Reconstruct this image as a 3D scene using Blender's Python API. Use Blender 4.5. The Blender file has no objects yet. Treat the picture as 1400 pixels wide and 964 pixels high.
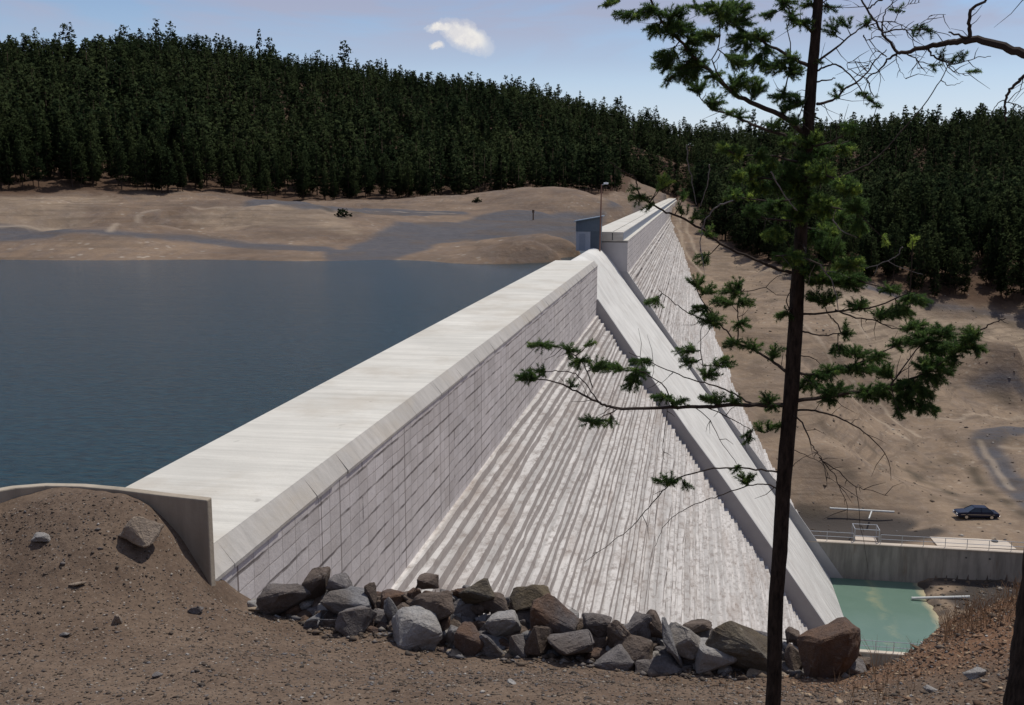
import bpy, bmesh, math, random
import numpy as np
from mathutils import Vector, Matrix
random.seed(7); rng = np.random.default_rng(7)
SC = bpy.context.scene; COL = SC.collection

# ------------------------------------------------------------------ camera, world, sun, exposure
F_PX = 1400.0; YAW = math.radians(9.804); PITCH = math.radians(9.0903)
cF = np.array([-math.sin(YAW)*math.cos(PITCH), math.cos(YAW)*math.cos(PITCH), -math.sin(PITCH)])
cR = np.array([math.cos(YAW), math.sin(YAW), 0.0]); cU = np.cross(cR, cF)
cam = bpy.data.cameras.new('camera'); camo = bpy.data.objects.new('camera', cam); COL.objects.link(camo)
cam.sensor_width = 36; cam.lens = 36; cam.clip_start = .1; cam.clip_end = 9000
camo.matrix_world = Matrix(((cR[0], cU[0], -cF[0], 0), (cR[1], cU[1], -cF[1], 0), (cR[2], cU[2], -cF[2], 0), (0, 0, 0, 1)))
SC.camera = camo
SUN_EL, SUN_AZ = math.radians(61), math.radians(28)      # azimuth from +Y (along the dam) towards +X (downstream)
sd = Vector((math.sin(SUN_AZ)*math.cos(SUN_EL), math.cos(SUN_AZ)*math.cos(SUN_EL), math.sin(SUN_EL)))
sun = bpy.data.lights.new('sun', 'SUN'); sun.energy = 3.6; sun.angle = math.radians(.5); sun.color = (1, .95, .87)
suno = bpy.data.objects.new('sun', sun); COL.objects.link(suno); suno.rotation_euler = sd.to_track_quat('Z', 'Y').to_euler()
vs = SC.view_settings; vs.view_transform = 'Standard'; vs.look = 'None'; vs.exposure = 0.0; vs.gamma = 1; vs.use_curve_mapping = False
try: SC.cycles.use_denoising = True; SC.cycles.max_bounces = 6; SC.cycles.transparent_max_bounces = 8
except Exception: pass

def ray(u, v):                                  # sight line of a photo pixel (1400 x 964), used to survey the real-world positions
    d = cF*F_PX + cR*(u-700) + cU*(482-v); return d/np.linalg.norm(d)
def atY(u, v, Y): d = ray(u, v); return d*(Y/d[1])
def atZ(u, v, Z): d = ray(u, v); return d*(Z/d[2])
def atR(u, v, R): d = ray(u, v); return d*(R/math.hypot(d[0], d[1]))

class NT:
    def __init__(s, tree): s.t = tree; tree.nodes.clear()
    def n(s, typ, ins=None, **kw):
        nd = s.t.nodes.new(typ)
        for k, v in kw.items(): setattr(nd, k, v)
        for k, v in (ins or {}).items():
            if isinstance(v, bpy.types.NodeSocket): s.t.links.new(v, nd.inputs[k])
            else: nd.inputs[k].default_value = v
        return nd
    def math(s, op, a, b=0.0, c=0.0, clamp=False):
        nd = s.n('ShaderNodeMath', {0: a, 1: b, 2: c}, operation=op); nd.use_clamp = clamp; return nd.outputs[0]
    def vmath(s, op, a, b=(0, 0, 0)): return s.n('ShaderNodeVectorMath', {0: a, 1: b}, operation=op)
    def mix(s, fac, a, b, blend='MIX'):
        nd = s.t.nodes.new('ShaderNodeMix'); nd.data_type = 'RGBA'; nd.blend_type = blend
        for i, v in ((0, fac), (6, a), (7, b)):
            if isinstance(v, bpy.types.NodeSocket): s.t.links.new(v, nd.inputs[i])
            else: nd.inputs[i].default_value = v if i == 0 else (*v[:3], 1)
        return nd.outputs[2]
    def noise(s, vec, scale, detail=4, rough=.55, dist=0.0):
        return s.n('ShaderNodeTexNoise', {'Vector': vec, 'Scale': scale, 'Detail': detail, 'Roughness': rough, 'Distortion': dist}).outputs['Fac']
    def ramp(s, fac, stops, interp='LINEAR'):
        nd = s.n('ShaderNodeValToRGB', {'Fac': fac}); cr = nd.color_ramp; cr.interpolation = interp
        while len(cr.elements) < len(stops): cr.elements.new(.5)
        for e, (p, c) in zip(cr.elements, stops):
            e.position = p; e.color = (c, c, c, 1) if isinstance(c, (int, float)) else (*c, 1)
        return nd.outputs['Color']
    def scaled(s, vec, sc, rot=(0, 0, 0), loc=(0, 0, 0)):
        return s.n('ShaderNodeMapping', {'Vector': vec, 'Scale': sc, 'Rotation': rot, 'Location': loc}).outputs[0]
    def attr(s, name): return s.n('ShaderNodeAttribute', attribute_name=name)

wd = bpy.data.worlds.new('World'); SC.world = wd; wd.use_nodes = True
w = NT(wd.node_tree)
sky = w.n('ShaderNodeTexSky', sky_type='NISHITA'); sky.sun_disc = False; sky.sun_elevation = SUN_EL; sky.sun_rotation = SUN_AZ
sky.altitude = 900; sky.air_density = 1.0; sky.dust_density = 1.0; sky.ozone_density = 1.6
gen = w.n('ShaderNodeTexCoord').outputs['Generated']
sep = w.n('ShaderNodeSeparateXYZ', {0: gen})
# high thin lilac-grey cloud sheets well above the hills
cn = w.noise(w.scaled(gen, (1.6, 1.6, 7.0), loc=(.3, .1, .25)), 2.6, 6, .55, .6)
gate = w.ramp(sep.outputs['Z'], [(.10, 0), (.150, 1)])
cm = w.math('MULTIPLY', w.ramp(cn, [(.38, 0), (.58, 1)]), gate)
cl = w.mix(w.math('MULTIPLY', cm, .85), sky.outputs[0], (4.5, 4.3, 5.3))
# pale veil towards the horizon
cl = w.mix(1.0, cl, (.82, .92, 1.03), 'MULTIPLY')
veil = w.ramp(sep.outputs['Z'], [(.0, .85), (.06, .55), (.12, .2), (.2, .03)])
cl = w.mix(veil, cl, (8.2, 8.6, 9.6))
# small cumulus
cd = ray(632, 50); c1 = np.cross(cd, (0, 0, 1)); c1 /= np.linalg.norm(c1); c2 = np.cross(c1, cd)
off = w.vmath('SUBTRACT', gen, tuple(cd)).outputs[0]
nz = w.n('ShaderNodeTexNoise', {'Vector': gen, 'Scale': 42.0, 'Detail': 8.0, 'Roughness': .68})
nzo = w.vmath('SCALE', w.vmath('SUBTRACT', nz.outputs['Color'], (.5, .5, .5)).outputs[0]); nzo.inputs[3].default_value = .020
off2 = w.vmath('ADD', off, nzo.outputs[0]).outputs[0]
def cloud_blob(du, dv, su, sv, rot):
    x = w.vmath('DOT_PRODUCT', off2, tuple(c1)).outputs['Value']; y = w.vmath('DOT_PRODUCT', off2, tuple(c2)).outputs['Value']
    x = w.math('SUBTRACT', x, du/1400); y = w.math('SUBTRACT', y, dv/1400)
    xr = w.math('ADD', w.math('MULTIPLY', x, math.cos(rot)), w.math('MULTIPLY', y, math.sin(rot)))
    yr = w.math('SUBTRACT', w.math('MULTIPLY', y, math.cos(rot)), w.math('MULTIPLY', x, math.sin(rot)))
    xx = w.math('POWER', w.math('ABSOLUTE', w.math('DIVIDE', xr, su/1400)), 2.0); yy = w.math('POWER', w.math('ABSOLUTE', w.math('DIVIDE', yr, sv/1400)), 2.0)
    return w.math('SUBTRACT', 1.0, w.math('ADD', xx, yy))
b = w.math('MAXIMUM', cloud_blob(4, 1, 44, 20, -.42), w.math('MAXIMUM', cloud_blob(-28, 14, 22, 8, .1), cloud_blob(-34, -12, 12, 6, 0)))
cmask = w.ramp(b, [(0, 0), (.3, .25), (.85, 1)], 'EASE')
cl = w.mix(cmask, cl, w.mix(w.ramp(nz.outputs['Fac'], [(.4, 0), (.62, 1)]), (7.6, 7.5, 7.7), (9.6, 9.3, 8.7)))
bg = w.n('ShaderNodeBackground', {'Color': cl, 'Strength': .095}); out = w.n('ShaderNodeOutputWorld'); w.t.links.new(bg.outputs[0], out.inputs[0])

# ------------------------------------------------------------------ helpers
def mat(name, build, rough=.85, spec=.25):
    m = bpy.data.materials.new(name); m.use_nodes = True; t = NT(m.node_tree)
    p = t.n('ShaderNodeBsdfPrincipled'); p.inputs['Roughness'].default_value = rough; p.inputs['Specular IOR Level'].default_value = spec
    o = t.n('ShaderNodeOutputMaterial'); t.t.links.new(p.outputs[0], o.inputs[0])
    r = build(t, p)
    if r is not None:
        if isinstance(r, bpy.types.NodeSocket): t.t.links.new(r, p.inputs['Base Color'])
        else: p.inputs['Base Color'].default_value = (*r, 1)
    return m
def bump(t, p, h, strength=.4, dist=.05):
    b = t.n('ShaderNodeBump', {'Height': h, 'Strength': strength, 'Distance': dist}); t.t.links.new(b.outputs[0], p.inputs['Normal'])
def objc(t): return t.n('ShaderNodeTexCoord').outputs['Object']
def plain(name, c, rough=.6, metal=0.0, var=.15, scale=3):
    def f(t, p):
        p.inputs['Metallic'].default_value = metal; o = objc(t)
        n = t.noise(o, scale, 5); return t.mix(n, tuple(x*(1-var) for x in c), tuple(x*(1+var) for x in c))
    return mat(name, f, rough)

def link_mesh(name, verts, faces, m=None, parent=None, smooth=False, mats=None, fm=None):
    me = bpy.data.meshes.new(name)
    if isinstance(verts, np.ndarray) and isinstance(faces, np.ndarray):
        nf, k = faces.shape
        me.vertices.add(len(verts)); me.vertices.foreach_set('co', verts.astype(np.float32).ravel())
        me.loops.add(nf*k); me.loops.foreach_set('vertex_index', faces.astype(np.int32).ravel())
        me.polygons.add(nf); me.polygons.foreach_set('loop_start', np.arange(nf, dtype=np.int32)*k)
        try: me.polygons.foreach_set('loop_total', np.full(nf, k, dtype=np.int32))
        except Exception: pass
        me.update(calc_edges=True)
    else:
        me.from_pydata([tuple(map(float, v)) for v in verts], [], [tuple(int(i) for i in f) for f in faces]); me.update()
    for mm in (mats or ([m] if m else [])): me.materials.append(mm)
    if fm is not None: me.polygons.foreach_set('material_index', np.asarray(fm, dtype=np.int32))
    if smooth: me.polygons.foreach_set('use_smooth', np.ones(len(me.polygons), dtype=bool))
    o = bpy.data.objects.new(name, me); COL.objects.link(o)
    if parent is not None: o.parent = parent
    return o
def tag(o, label=None, cat=None, group=None, kind=None):
    if label: o['label'] = label
    if cat: o['category'] = cat
    if group: o['group'] = group
    if kind: o['kind'] = kind
    return o
def empty(name, loc=(0, 0, 0), rz=0.0):
    o = bpy.data.objects.new(name, None); COL.objects.link(o); o.location = loc; o.rotation_euler = (0, 0, rz); return o
class MB:                                        # mesh collector
    def __init__(s): s.v = []; s.f = []
    def add(s, v, f): n = len(s.v); s.v += [tuple(x) for x in v]; s.f += [tuple(i+n for i in q) for q in f]; return s
    def box(s, a, b):
        (x0, y0, z0), (x1, y1, z1) = a, b
        return s.add([(x0,y0,z0),(x1,y0,z0),(x1,y1,z0),(x0,y1,z0),(x0,y0,z1),(x1,y0,z1),(x1,y1,z1),(x0,y1,z1)],
                     [(0,3,2,1),(4,5,6,7),(0,1,5,4),(1,2,6,5),(2,3,7,6),(3,0,4,7)])
    def prism(s, prof, y0, y1):                  # (x,z) profile, counter-clockwise seen from -Y, extruded along Y
        n = len(prof); v = [(x, y0, z) for x, z in prof]+[(x, y1, z) for x, z in prof]
        f = [tuple(range(n)), tuple(range(2*n-1, n-1, -1))]+[(i, i+n, (i+1) % n+n, (i+1) % n) for i in range(n)]
        return s.add(v, f)
    def tube(s, pts, rad, k=6, cap=True):
        P = [Vector(p) for p in pts]; n = len(P); base = len(s.v); up = None
        for i, p in enumerate(P):
            d = (P[min(i+1, n-1)]-P[max(i-1, 0)])
            d = d.normalized() if d.length > 1e-9 else Vector((0, 0, 1))
            if up is None: up = d.orthogonal().normalized()
            up = (up-d*up.dot(d)); up = up.normalized() if up.length > 1e-6 else d.orthogonal().normalized()
            sid = d.cross(up); r = rad[i] if hasattr(rad, '__len__') else rad
            for j in range(k):
                a = 2*math.pi*j/k; s.v.append(tuple(p+(up*math.cos(a)+sid*math.sin(a))*r))
        for i in range(n-1):
            for j in range(k):
                a = base+i*k+j; b2 = base+i*k+(j+1) % k; s.f.append((a, b2, b2+k, a+k))
        if cap: s.f.append(tuple(base+j for j in range(k-1, -1, -1))); s.f.append(tuple(base+(n-1)*k+j for j in range(k)))
        return s
    def build(s, name, m, parent=None, smooth=False, bevel=0):
        o = link_mesh(name, s.v, s.f, m, parent, smooth)
        if bevel: md = o.modifiers.new('b', 'BEVEL'); md.width = bevel; md.segments = 2; md.limit_method = 'ANGLE'
        return o

def vnoise(x, y, seed=0):
    xi = np.floor(x).astype(np.int64); yi = np.floor(y).astype(np.int64); xf = x-xi; yf = y-yi
    def h(a, b):
        n = (a*374761393+b*668265263+seed*1442695041) & 0x7fffffff
        n = ((n ^ (n >> 13))*1274126177) & 0x7fffffff; n = n ^ (n >> 16); return (n & 0xffff)/65535.0
    sx = xf*xf*(3-2*xf); sy = yf*yf*(3-2*yf)
    return (h(xi, yi)*(1-sx)+h(xi+1, yi)*sx)*(1-sy)+(h(xi, yi+1)*(1-sx)+h(xi+1, yi+1)*sx)*sy
def fbm(x, y, sc, octv=4, seed=0, g=.5):
    s = 0; a = 1; t = 0
    for i in range(octv): s = s+a*(vnoise(x*sc, y*sc, seed+i*17)*2-1); t += a; a *= g; sc *= 2.03
    return s/t
def sstep(a, b, x): t = np.clip((x-a)/(b-a), 0, 1); return t*t*(3-2*t)

# ------------------------------------------------------------------ terrain height function
class TPS:
    def __init__(s, pts, sc):
        P = np.array(pts, float); s.sc = sc; s.p = P[:, :2]/sc; n = len(P)
        d = np.linalg.norm(s.p[:, None]-s.p[None], axis=2); K = s.k(d)+np.eye(n)*1e-4
        A = np.zeros((n+3, n+3)); A[:n, :n] = K; A[:n, n] = 1; A[:n, n+1:] = s.p; A[n, :n] = 1; A[n+1:, :n] = s.p.T
        s.w = np.linalg.solve(A, np.r_[P[:, 2], 0, 0, 0])
    @staticmethod
    def k(d): return d*d*np.log(np.maximum(d, 1e-9))
    def __call__(s, x, y):
        x = np.atleast_1d(x); sh = x.shape; q = np.stack([x.ravel()/s.sc, np.atleast_1d(y).ravel()/s.sc], 1); o = np.empty(len(q)); n = len(s.p)
        for i in range(0, len(q), 20000):
            c = q[i:i+20000]; d = np.linalg.norm(c[:, None]-s.p[None], axis=2)
            o[i:i+20000] = s.k(d)@s.w[:n]+s.w[n]+c@s.w[n+1:]
        return o.reshape(sh)
WALL_Y = 13.55                                   # wing wall face at the near end of the crest
NP_ = []
for u, v, Y in [(-150,964,8.3),(0,964,8.4),(350,964,8.3),(700,964,8.4),(1050,990,8.2),(1400,964,7.4),(1550,964,7),
                (-150,860,10.6),(0,880,10.3),(350,905,10.2),(700,935,9.8),(1000,945,10),(1250,935,9.2),(450,838,13.4),(600,850,13.4),(750,866,13.3),(900,888,13.2),(1050,898,13.2),(1150,925,13.1),
                (330,835,13.0),(450,872,12.4),(600,902,11.9),(750,915,11.9),(900,927,11.9),(1000,932,11.9),(1150,930,11.8),
                (-200,700,13.2),(-50,684,13.3),(50,679,13.35),(120,679,13.3),(200,695,13.3),(235,738,13.2),(272,790,13.2),(290,822,13.3),(100,765,12.0),(0,775,11.9),(200,815,11.9),
                (1190,930,11.6),(1240,903,11.5),(1290,856,11.4),(1350,836,11.4),(1400,820,11.4),(1500,800,11.4),(1300,905,9.6),(1400,890,8.8)]:
    NP_.append(atY(u, v, Y))
NP_ += [(0,0,-1.62),(-2,3.5,-2.9),(3,3.5,-2.8),(0,-6,-.3),(-10,0,-2.3),(10,0,-1.2),(-25,8,-4.3),(25,8,-3.5),(-25,-5,-2),(25,-5,0),(-60,10,-5),(60,10,-4),
        (-3,15.5,-7.3),(3,15.5,-7.3),(7,15.3,-6.6),(-60,-30,0),(60,-30,2)]
near = TPS(NP_, 10.0)
FP = [(-7,17,-8.8),(0,17,-9.2),(6,16.5,-9),(12,16,-8.6),(20,15,-8),(40,14,-9),(80,14,-8),(-12,19,-10.5),(-30,19,-12),(-60,19,-11),(-120,19,-9),(0,30,-20),(15,30,-19),
      (40,30,-18),(-30,50,-24),(-80,55,-18),(-40,85,-16),(-80,85,-14),(-20,90,-18),(-160,60,-16),(-160,90,-11),(0,60,-37),(8,80,-44.5),(18,62,-37),(18,90,-45),(35,70,-38),(60,60,-30),
      (30,92,-43.9),(32,105,-43.8),(45,105,-43.5),(60,100,-42),(90,80,-36),(80,110,-42),(17,110,-45),(-7,120,-30),(5,121,-38)]
for u, v, z in [(0,355,-8),(150,356,-8),(400,357,-8),(600,358,-8),(745,359,-8),(-300,352,-8),(-800,345,-8)]: FP.append(atZ(u, v, z))
FP += [(-14.2,114,-7.7),(-13,122,-7.25),(-13,160,-6.8),(-13,240,-6.1),(-13,340,-6.0),(-13,450,-5.8),(-9,536,-5.2),(5,540,-6.5),(-16,560,-3)]
for u, v, z in [(729,293,-5.4),(560,345,-7.6),(660,345,-7.6),(760,347,-7.6),(560,330,-7.0),(660,330,-7.1),(755,330,-7.1),(660,315,-6.5),(760,312,-6.4),(560,315,-6.4),(760,298,-5.7),(660,300,-5.7),(600,296,-5.2),(480,330,-7.2),(520,292,-4.6),(420,285,-3.6),(300,315,-6.2),(340,283,-3.6),(300,335,-7.2),(150,305,-4.6),(150,325,-6.9),(30,312,-6.6),(40,330,-7.2),
                (650,283,-4.2),(840,282,-4.5),(880,272,-4.2)]: FP.append(atZ(u, v, z))
for u, v, R_ in [(280,293,168),(350,289,166),(420,288,166),(480,292,170),(280,319,150),(350,321,147),(420,322,146),(480,324,146),(100,282,190),(30,284,190),(100,303,172)]: FP.append(atR(u, v, R_))
BASE_L = [(-500,262,250),(-200,262,260),(0,266,265),(150,264,275),(300,263,290),(380,272,292),(480,272,290),(600,272,300),(700,270,330),(800,268,330),(832,266,330)]
BASE_R = [(862,246,470),(893,260,530),(918,266,560),(934,273,500),(945,282,420),(960,308,350),(1000,338,300),(1060,368,262),(1150,386,248),(1250,400,247),(1400,424,252),(1500,438,250),(1700,450,255)]
for u, v, R in BASE_L+BASE_R: FP.append(atR(u, v, R))
RIDGE = [(-500,120,640),(-200,100,640),(0,86,640),(100,88,640),(200,78,640),(300,82,640),(400,104,640),(520,122,660),(620,135,680),(750,152,700),(860,172,720),(905,196,760),(1000,196,780),(1100,200,760),(1200,206,740),(1300,200,700),(1400,190,680),(1550,170,660),(1750,150,640)]
RIDGE = [(u, v+(9 if u < 700 else 4), R) for u, v, R in RIDGE]
for u, v, R in RIDGE:
    p = atR(u, v, R); FP.append(p); q = atR(u, v, R+260); FP.append((q[0], q[1], p[2]-30))
    bl = BASE_L if u < 850 else BASE_R; bu = [x[0] for x in bl]
    bv = np.interp(u, bu, [x[1] for x in bl]); bR = np.interp(u, bu, [x[2] for x in bl]); bp = atR(u, bv, bR); m_ = atR(u, v, (bR+R)/2); FP.append((m_[0], m_[1], bp[2]*.5+p[2]*.5+2))
# contact of the stepped face with the far abutment, then the bare bank and terrace downstream
nF = np.array([1, 0, .685]); kF = -6.75-.685*9.4
CT = np.array([ray(u, v)*(kF/(ray(u, v)@nF)) for u, v in [(920,300),(935,340),(945,370),(962,410),(990,480),(1020,560),(1060,640),(1100,712)]]); CT = CT[np.argsort(CT[:, 1])]
for Y in list(range(128, 300, 14))+[340]: 
    zc = np.interp(Y, CT[:, 1], CT[:, 2]); xc = -6.75+.685*(-9.4-zc); FP.append((xc, Y, zc))
    if Y < 170: FP.append((xc+9, Y, zc+.3))
for u, v, R in [(1050,420,210),(1100,500,172),(1100,600,147),(1150,560,170),(1150,470,196),(1230,440,222),(1230,495,205),(1400,450,243),(1000,400,238),(1000,370,270),(975,380,258),(1020,450,192),(1400,485,228),(1320,470,232)]: FP.append(atR(u, v, R))
for u, v, z in [(1200,560,-38.6),(1200,640,-39.6),(1340,590,-39.3),(1400,580,-39.2),(1300,520,-38.2),(1400,520,-38.2),(1333,690,-40),(1400,690,-40),(1135,690,-40.1),(1250,735,-40.2),(1150,735,-40.2),(1400,745,-40.2),(1500,745,-40.2),(1550,600,-39),(1200,600,-39)]: FP.append(atZ(u, v, z))
FP += [(120,160,-38),(150,230,-28),(200,150,-25),(200,60,-20),(-250,150,4),(-250,20,0),(-300,300,30),(300,0,10),(300,200,15)]
far = TPS(FP, 100.0)
def H(x, y, fine=True):
    x = np.atleast_1d(np.asarray(x, float)); y = np.atleast_1d(np.asarray(y, float)); r = np.hypot(x, y)
    k = np.minimum(1, 1000/np.maximum(r, 1)); zf = far(x*k, y*k); zf = zf+(-5-zf)*sstep(1000, 2500, r)
    zf = np.where(y < 0, np.maximum(zf, -14), zf)
    zn = near(np.clip(x, -60, 60), np.clip(y, -30, 18))
    s = np.where(y < 0, sstep(45, 90, r), np.maximum(sstep(13.6, 16.2, y), sstep(40, 80, np.abs(x))))
    z = zn*(1-s)+zf*s
    # terrace held by the basin wall, rubble and pool floor on its near side
    inb = (x > 13) & (x < 95) & (y > 88) & (y < 117.5)
    bz = np.where(x < 27.5, -46+2.2*sstep(24.6, 27.5, x+.6*fbm(x, y, .5, 3, 5)), -43.75+.3*sstep(27, 40, x))
    wgt = sstep(88, 95, y)*(1-sstep(75, 95, x)); z = np.where(inb, z*(1-wgt)+np.minimum(bz, z+30)*wgt, z)
    ter = (x > 11) & (x < 95) & (y >= 117.5) & (y < 150); z = np.where(ter & (y < 121), np.maximum(z, -40.32), z)
    # dig out beneath the dam
    under = (x > -11.1) & (x < -6.2) & (y > 15.5) & (y < 534); z = np.where(under, np.minimum(z, -10.5), z)
    back = (x < -8) & (y > WALL_Y+.2) & (y < 40); z = np.where(back, np.minimum(z, -8.8), z)
    if fine:
        a = np.clip((r-25)/60, 0, 1); g = fbm(x, y, .05, 5, 3)*1.0+fbm(x, y, .35, 3, 9)*.22-np.abs(fbm(x, y*.55, .13, 4, 13))*1.5+.3
        flat = np.where((y > 117.5) & (y < 150) & (x > 11) & (x < 60), .12, 1.0)*np.where(inb, .6, 1)
        shore = np.where((x < -10), np.clip(np.abs(z+8)*.8+.12, 0, 1), 1.0)
        cf = sstep(1, 22, np.abs(x-(-6.75+.685*(-9.4-z))))
        cf = np.where((x > -8) & (x < 60) & (y > 100) & (y < 560), .12+.88*cf, 1)
        shr = np.where((x < -8) & (y < 300), .38+.5*sstep(45, 75, -x)*sstep(118, 135, y), 1)
        z = z+np.where(z > -60, g*a*flat*shore*cf*shr, 0)*np.where((np.abs(x+8) < 9) & (y < 540) & (y > 110), .25, 1)
        z = z+(1-a)*(fbm(x, y, .8, 4, 21)*.10+fbm(x, y, 5, 3, 31)*.022)*np.where(y > 14.5, .5, 1)
    return z

# ------------------------------------------------------------------ materials
def concrete(name, c, kind):
    def f(t, p):
        o = objc(t)
        big = t.noise(o, .35, 5, .6); fine_ = t.noise(o, 9, 5, .7)
        col = t.mix(t.ramp(big, [(.3, 0), (.7, 1)]), tuple(x*.84 for x in c), tuple(min(1, x*1.1) for x in c))
        col = t.mix(t.math('MULTIPLY', fine_, .3), col, tuple(x*.7 for x in c))
        h = fine_
        if kind == 'crest':
            st = t.noise(t.scaled(o, (.12, 2.2, 1)), 1.3, 6, .65); col = t.mix(t.ramp(st, [(.42, 0), (.7, .75)]), col, tuple(x*.70 for x in c))
            st2 = t.noise(t.scaled(o, (.3, 9, 1)), 1.5, 4, .65); col = t.mix(t.ramp(st2, [(.5, 0), (.8, .5)]), col, tuple(x*.62 for x in c))
            sp = t.noise(o, 2.2, 2, .5); col = t.mix(t.ramp(sp, [(.72, 0), (.78, .5)]), col, (.2, .18, .16)); pt = t.noise(t.scaled(o, (.35, .35, 1)), .8, 6, .7); col = t.mix(t.ramp(pt, [(.48, 0), (.64, .45)]), col, (.40, .35, .28))
        if kind == 'wall':
            sv = t.scaled(o, (1, 1, 1)); s_ = t.n('ShaderNodeSeparateXYZ', {0: o}); 
            wob = t.math('MULTIPLY', t.math('SUBTRACT', t.noise(o, .8, 3), .5), .10)
            cv = t.n('ShaderNodeCombineXYZ', {0: s_.outputs[1], 1: t.math('ADD', s_.outputs[2], wob), 2: 0.0}).outputs[0]
            br = t.n('ShaderNodeTexBrick', {'Vector': cv, 'Color1': (1, 1, 1, 1), 'Color2': (.74, .72, .70, 1), 'Mortar': (.34, .31, .29, 1), 'Scale': 1.0, 'Mortar Size': .014, 'Mortar Smooth': .3, 'Bias': -.1, 'Brick Width': .61, 'Row Height': .305}, offset=0.0)
            fade = t.ramp(t.noise(o, 1.1, 4, .6), [(.35, .45), (.6, 1)])
            col = t.mix(t.math('MULTIPLY', fade, .8), col, br.outputs[0], 'MULTIPLY')
            b2 = t.n('ShaderNodeTexBrick', {'Vector': cv, 'Color1': (1, 1, 1, 1), 'Color2': (.93, .93, .95, 1), 'Mortar': (.36, .33, .32, 1), 'Scale': 1.0, 'Mortar Size': .035, 'Mortar Smooth': .2, 'Brick Width': 4.88, 'Row Height': 50.0}, offset=0.0)
            col = t.mix(.85, col, b2.outputs[0], 'MULTIPLY')
            lo = t.n('ShaderNodeTexBrick', {'Vector': cv, 'Color1': (0, 0, 0, 1), 'Color2': (0, 0, 0, 1), 'Mortar': (1, 1, 1, 1), 'Mortar Size': .035, 'Scale': 1.0, 'Brick Width': 30.0, 'Row Height': .61}, offset=0.3)
            dk = t.math('MULTIPLY', lo.outputs[0], t.ramp(t.noise(t.scaled(o, (1, .5, 2)), .9, 5, .7), [(.42, 0), (.54, 1)])); col = t.mix(t.math('MULTIPLY', dk, .8), col, (.10, .085, .08))
            run = t.noise(t.scaled(o, (1, 2.2, .25)), 1.2, 5, .6); col = t.mix(t.ramp(run, [(.5, 0), (.75, .55)]), col, tuple(x*.60 for x in c))
            sm = t.ramp(t.math('MULTIPLY', t.math('ADD', s_.outputs[2], 9.9), -1.0), [(0, 0), (1, 0)])
            h = t.math('ADD', fine_, t.math('MULTIPLY', br.outputs[0], 1.5))
        if kind == 'steps':
            s_ = t.n('ShaderNodeSeparateXYZ', {0: o})
            ly = t.noise(t.scaled(o, (2.2, .02, 1.6)), 1.6, 3, .6); col = t.mix(t.ramp(ly, [(.44, 0), (.56, .6)]), col, tuple(x*.55 for x in c))
            gr = t.noise(t.scaled(o, (1, .5, 1)), 3.0, 5, .75); col = t.mix(t.ramp(gr, [(.48, 0), (.66, .85)]), col, (.25, .215, .19)); sn = t.noise(t.scaled(o, (1, .25, 1)), .5, 6, .7); col = t.mix(t.ramp(sn, [(.5, 0), (.66, .5)]), col, (.26, .20, .16))
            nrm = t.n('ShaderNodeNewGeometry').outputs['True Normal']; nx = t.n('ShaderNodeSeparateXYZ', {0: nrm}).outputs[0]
            # shade put into the colour: upright risers darkened against the bright treads
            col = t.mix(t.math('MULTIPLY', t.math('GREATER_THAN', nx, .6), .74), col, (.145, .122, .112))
        if kind == 'chute':
            rn = t.noise(t.scaled(o, (.12, 1.5, .12)), 1.6, 6, .6); col = t.mix(t.ramp(rn, [(.45, 0), (.75, .45)]), col, tuple(x*.60 for x in c)); bl = t.noise(o, .6, 6, .7); col = t.mix(t.ramp(bl, [(.5, 0), (.72, .35)]), col, (.36, .31, .26))
            lw = t.n('ShaderNodeSeparateXYZ', {0: o}).outputs[2]
            wet = t.math('MULTIPLY', t.ramp(t.math('DIVIDE', t.math('ADD', lw, 45.0), 26.0), [(0, 1), (1, 0)]), t.ramp(t.noise(t.scaled(o, (.06, 3.4, .06)), 1.3, 4, .6), [(.46, 0), (.56, 1)]))
            col = t.mix(t.math('MULTIPLY', wet, .55), col, (.20, .17, .155))
        if kind == 'stain':
            rn = t.noise(t.scaled(o, (1.4, 1.4, .18)), .9, 6, .65); col = t.mix(t.ramp(rn, [(.4, 0), (.68, .8)]), col, tuple(x*.45 for x in c))
            r2 = t.noise(t.scaled(o, (.9, .9, .12)), 1.9, 4, .65); col = t.mix(t.ramp(r2, [(.58, 0), (.72, .5)]), col, (.14, .10, .07))
        bump(t, p, h, .35, .03)
        return col
    return mat(name, f, .88, .2)
M = {}
M['crest'] = concrete('crest_concrete', (.62, .595, .53), 'crest')
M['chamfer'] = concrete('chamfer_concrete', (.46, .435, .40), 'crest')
M['wall'] = concrete('formed_concrete', (.72, .675, .64), 'wall')
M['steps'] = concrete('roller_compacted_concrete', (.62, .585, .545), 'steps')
M['chute'] = concrete('spillway_concrete', (.67, .655, .61), 'chute')
M['tw'] = concrete('training_wall_concrete', (.40, .39, .385), 'plain')
M['stain'] = concrete('stained_basin_concrete', (.30, .285, .255), 'stain')
M['wing'] = concrete('wing_wall_concrete', (.42, .36, .28), 'stain')
M['pad'] = concrete('pale_pad_concrete', (.52, .45, .37), 'plain')
M['body'] = concrete('dam_body_concrete', (.48, .46, .45), 'plain')
M['galv'] = plain('galvanised_steel', (.42, .44, .47), .45, .6)
M['darkjoint'] = plain('dark_joint', (.07, .07, .07), .9)
M['hutdark'] = plain('slate_blue_sheet', (.13, .165, .20), .6)
M['hutroof'] = plain('pale_blue_roof_sheet', (.30, .38, .45), .45)
M['hutbase'] = plain('pale_grey_cladding', (.36, .39, .43), .6)
M['rustpole'] = plain('rusty_pole_paint', (.23, .12, .085), .7, 0, .3, 8)
M['white'] = plain('white_plastic', (.78, .80, .80), .4)
M['wood'] = plain('weathered_wood', (.16, .11, .075), .9, 0, .3, 12)
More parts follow.
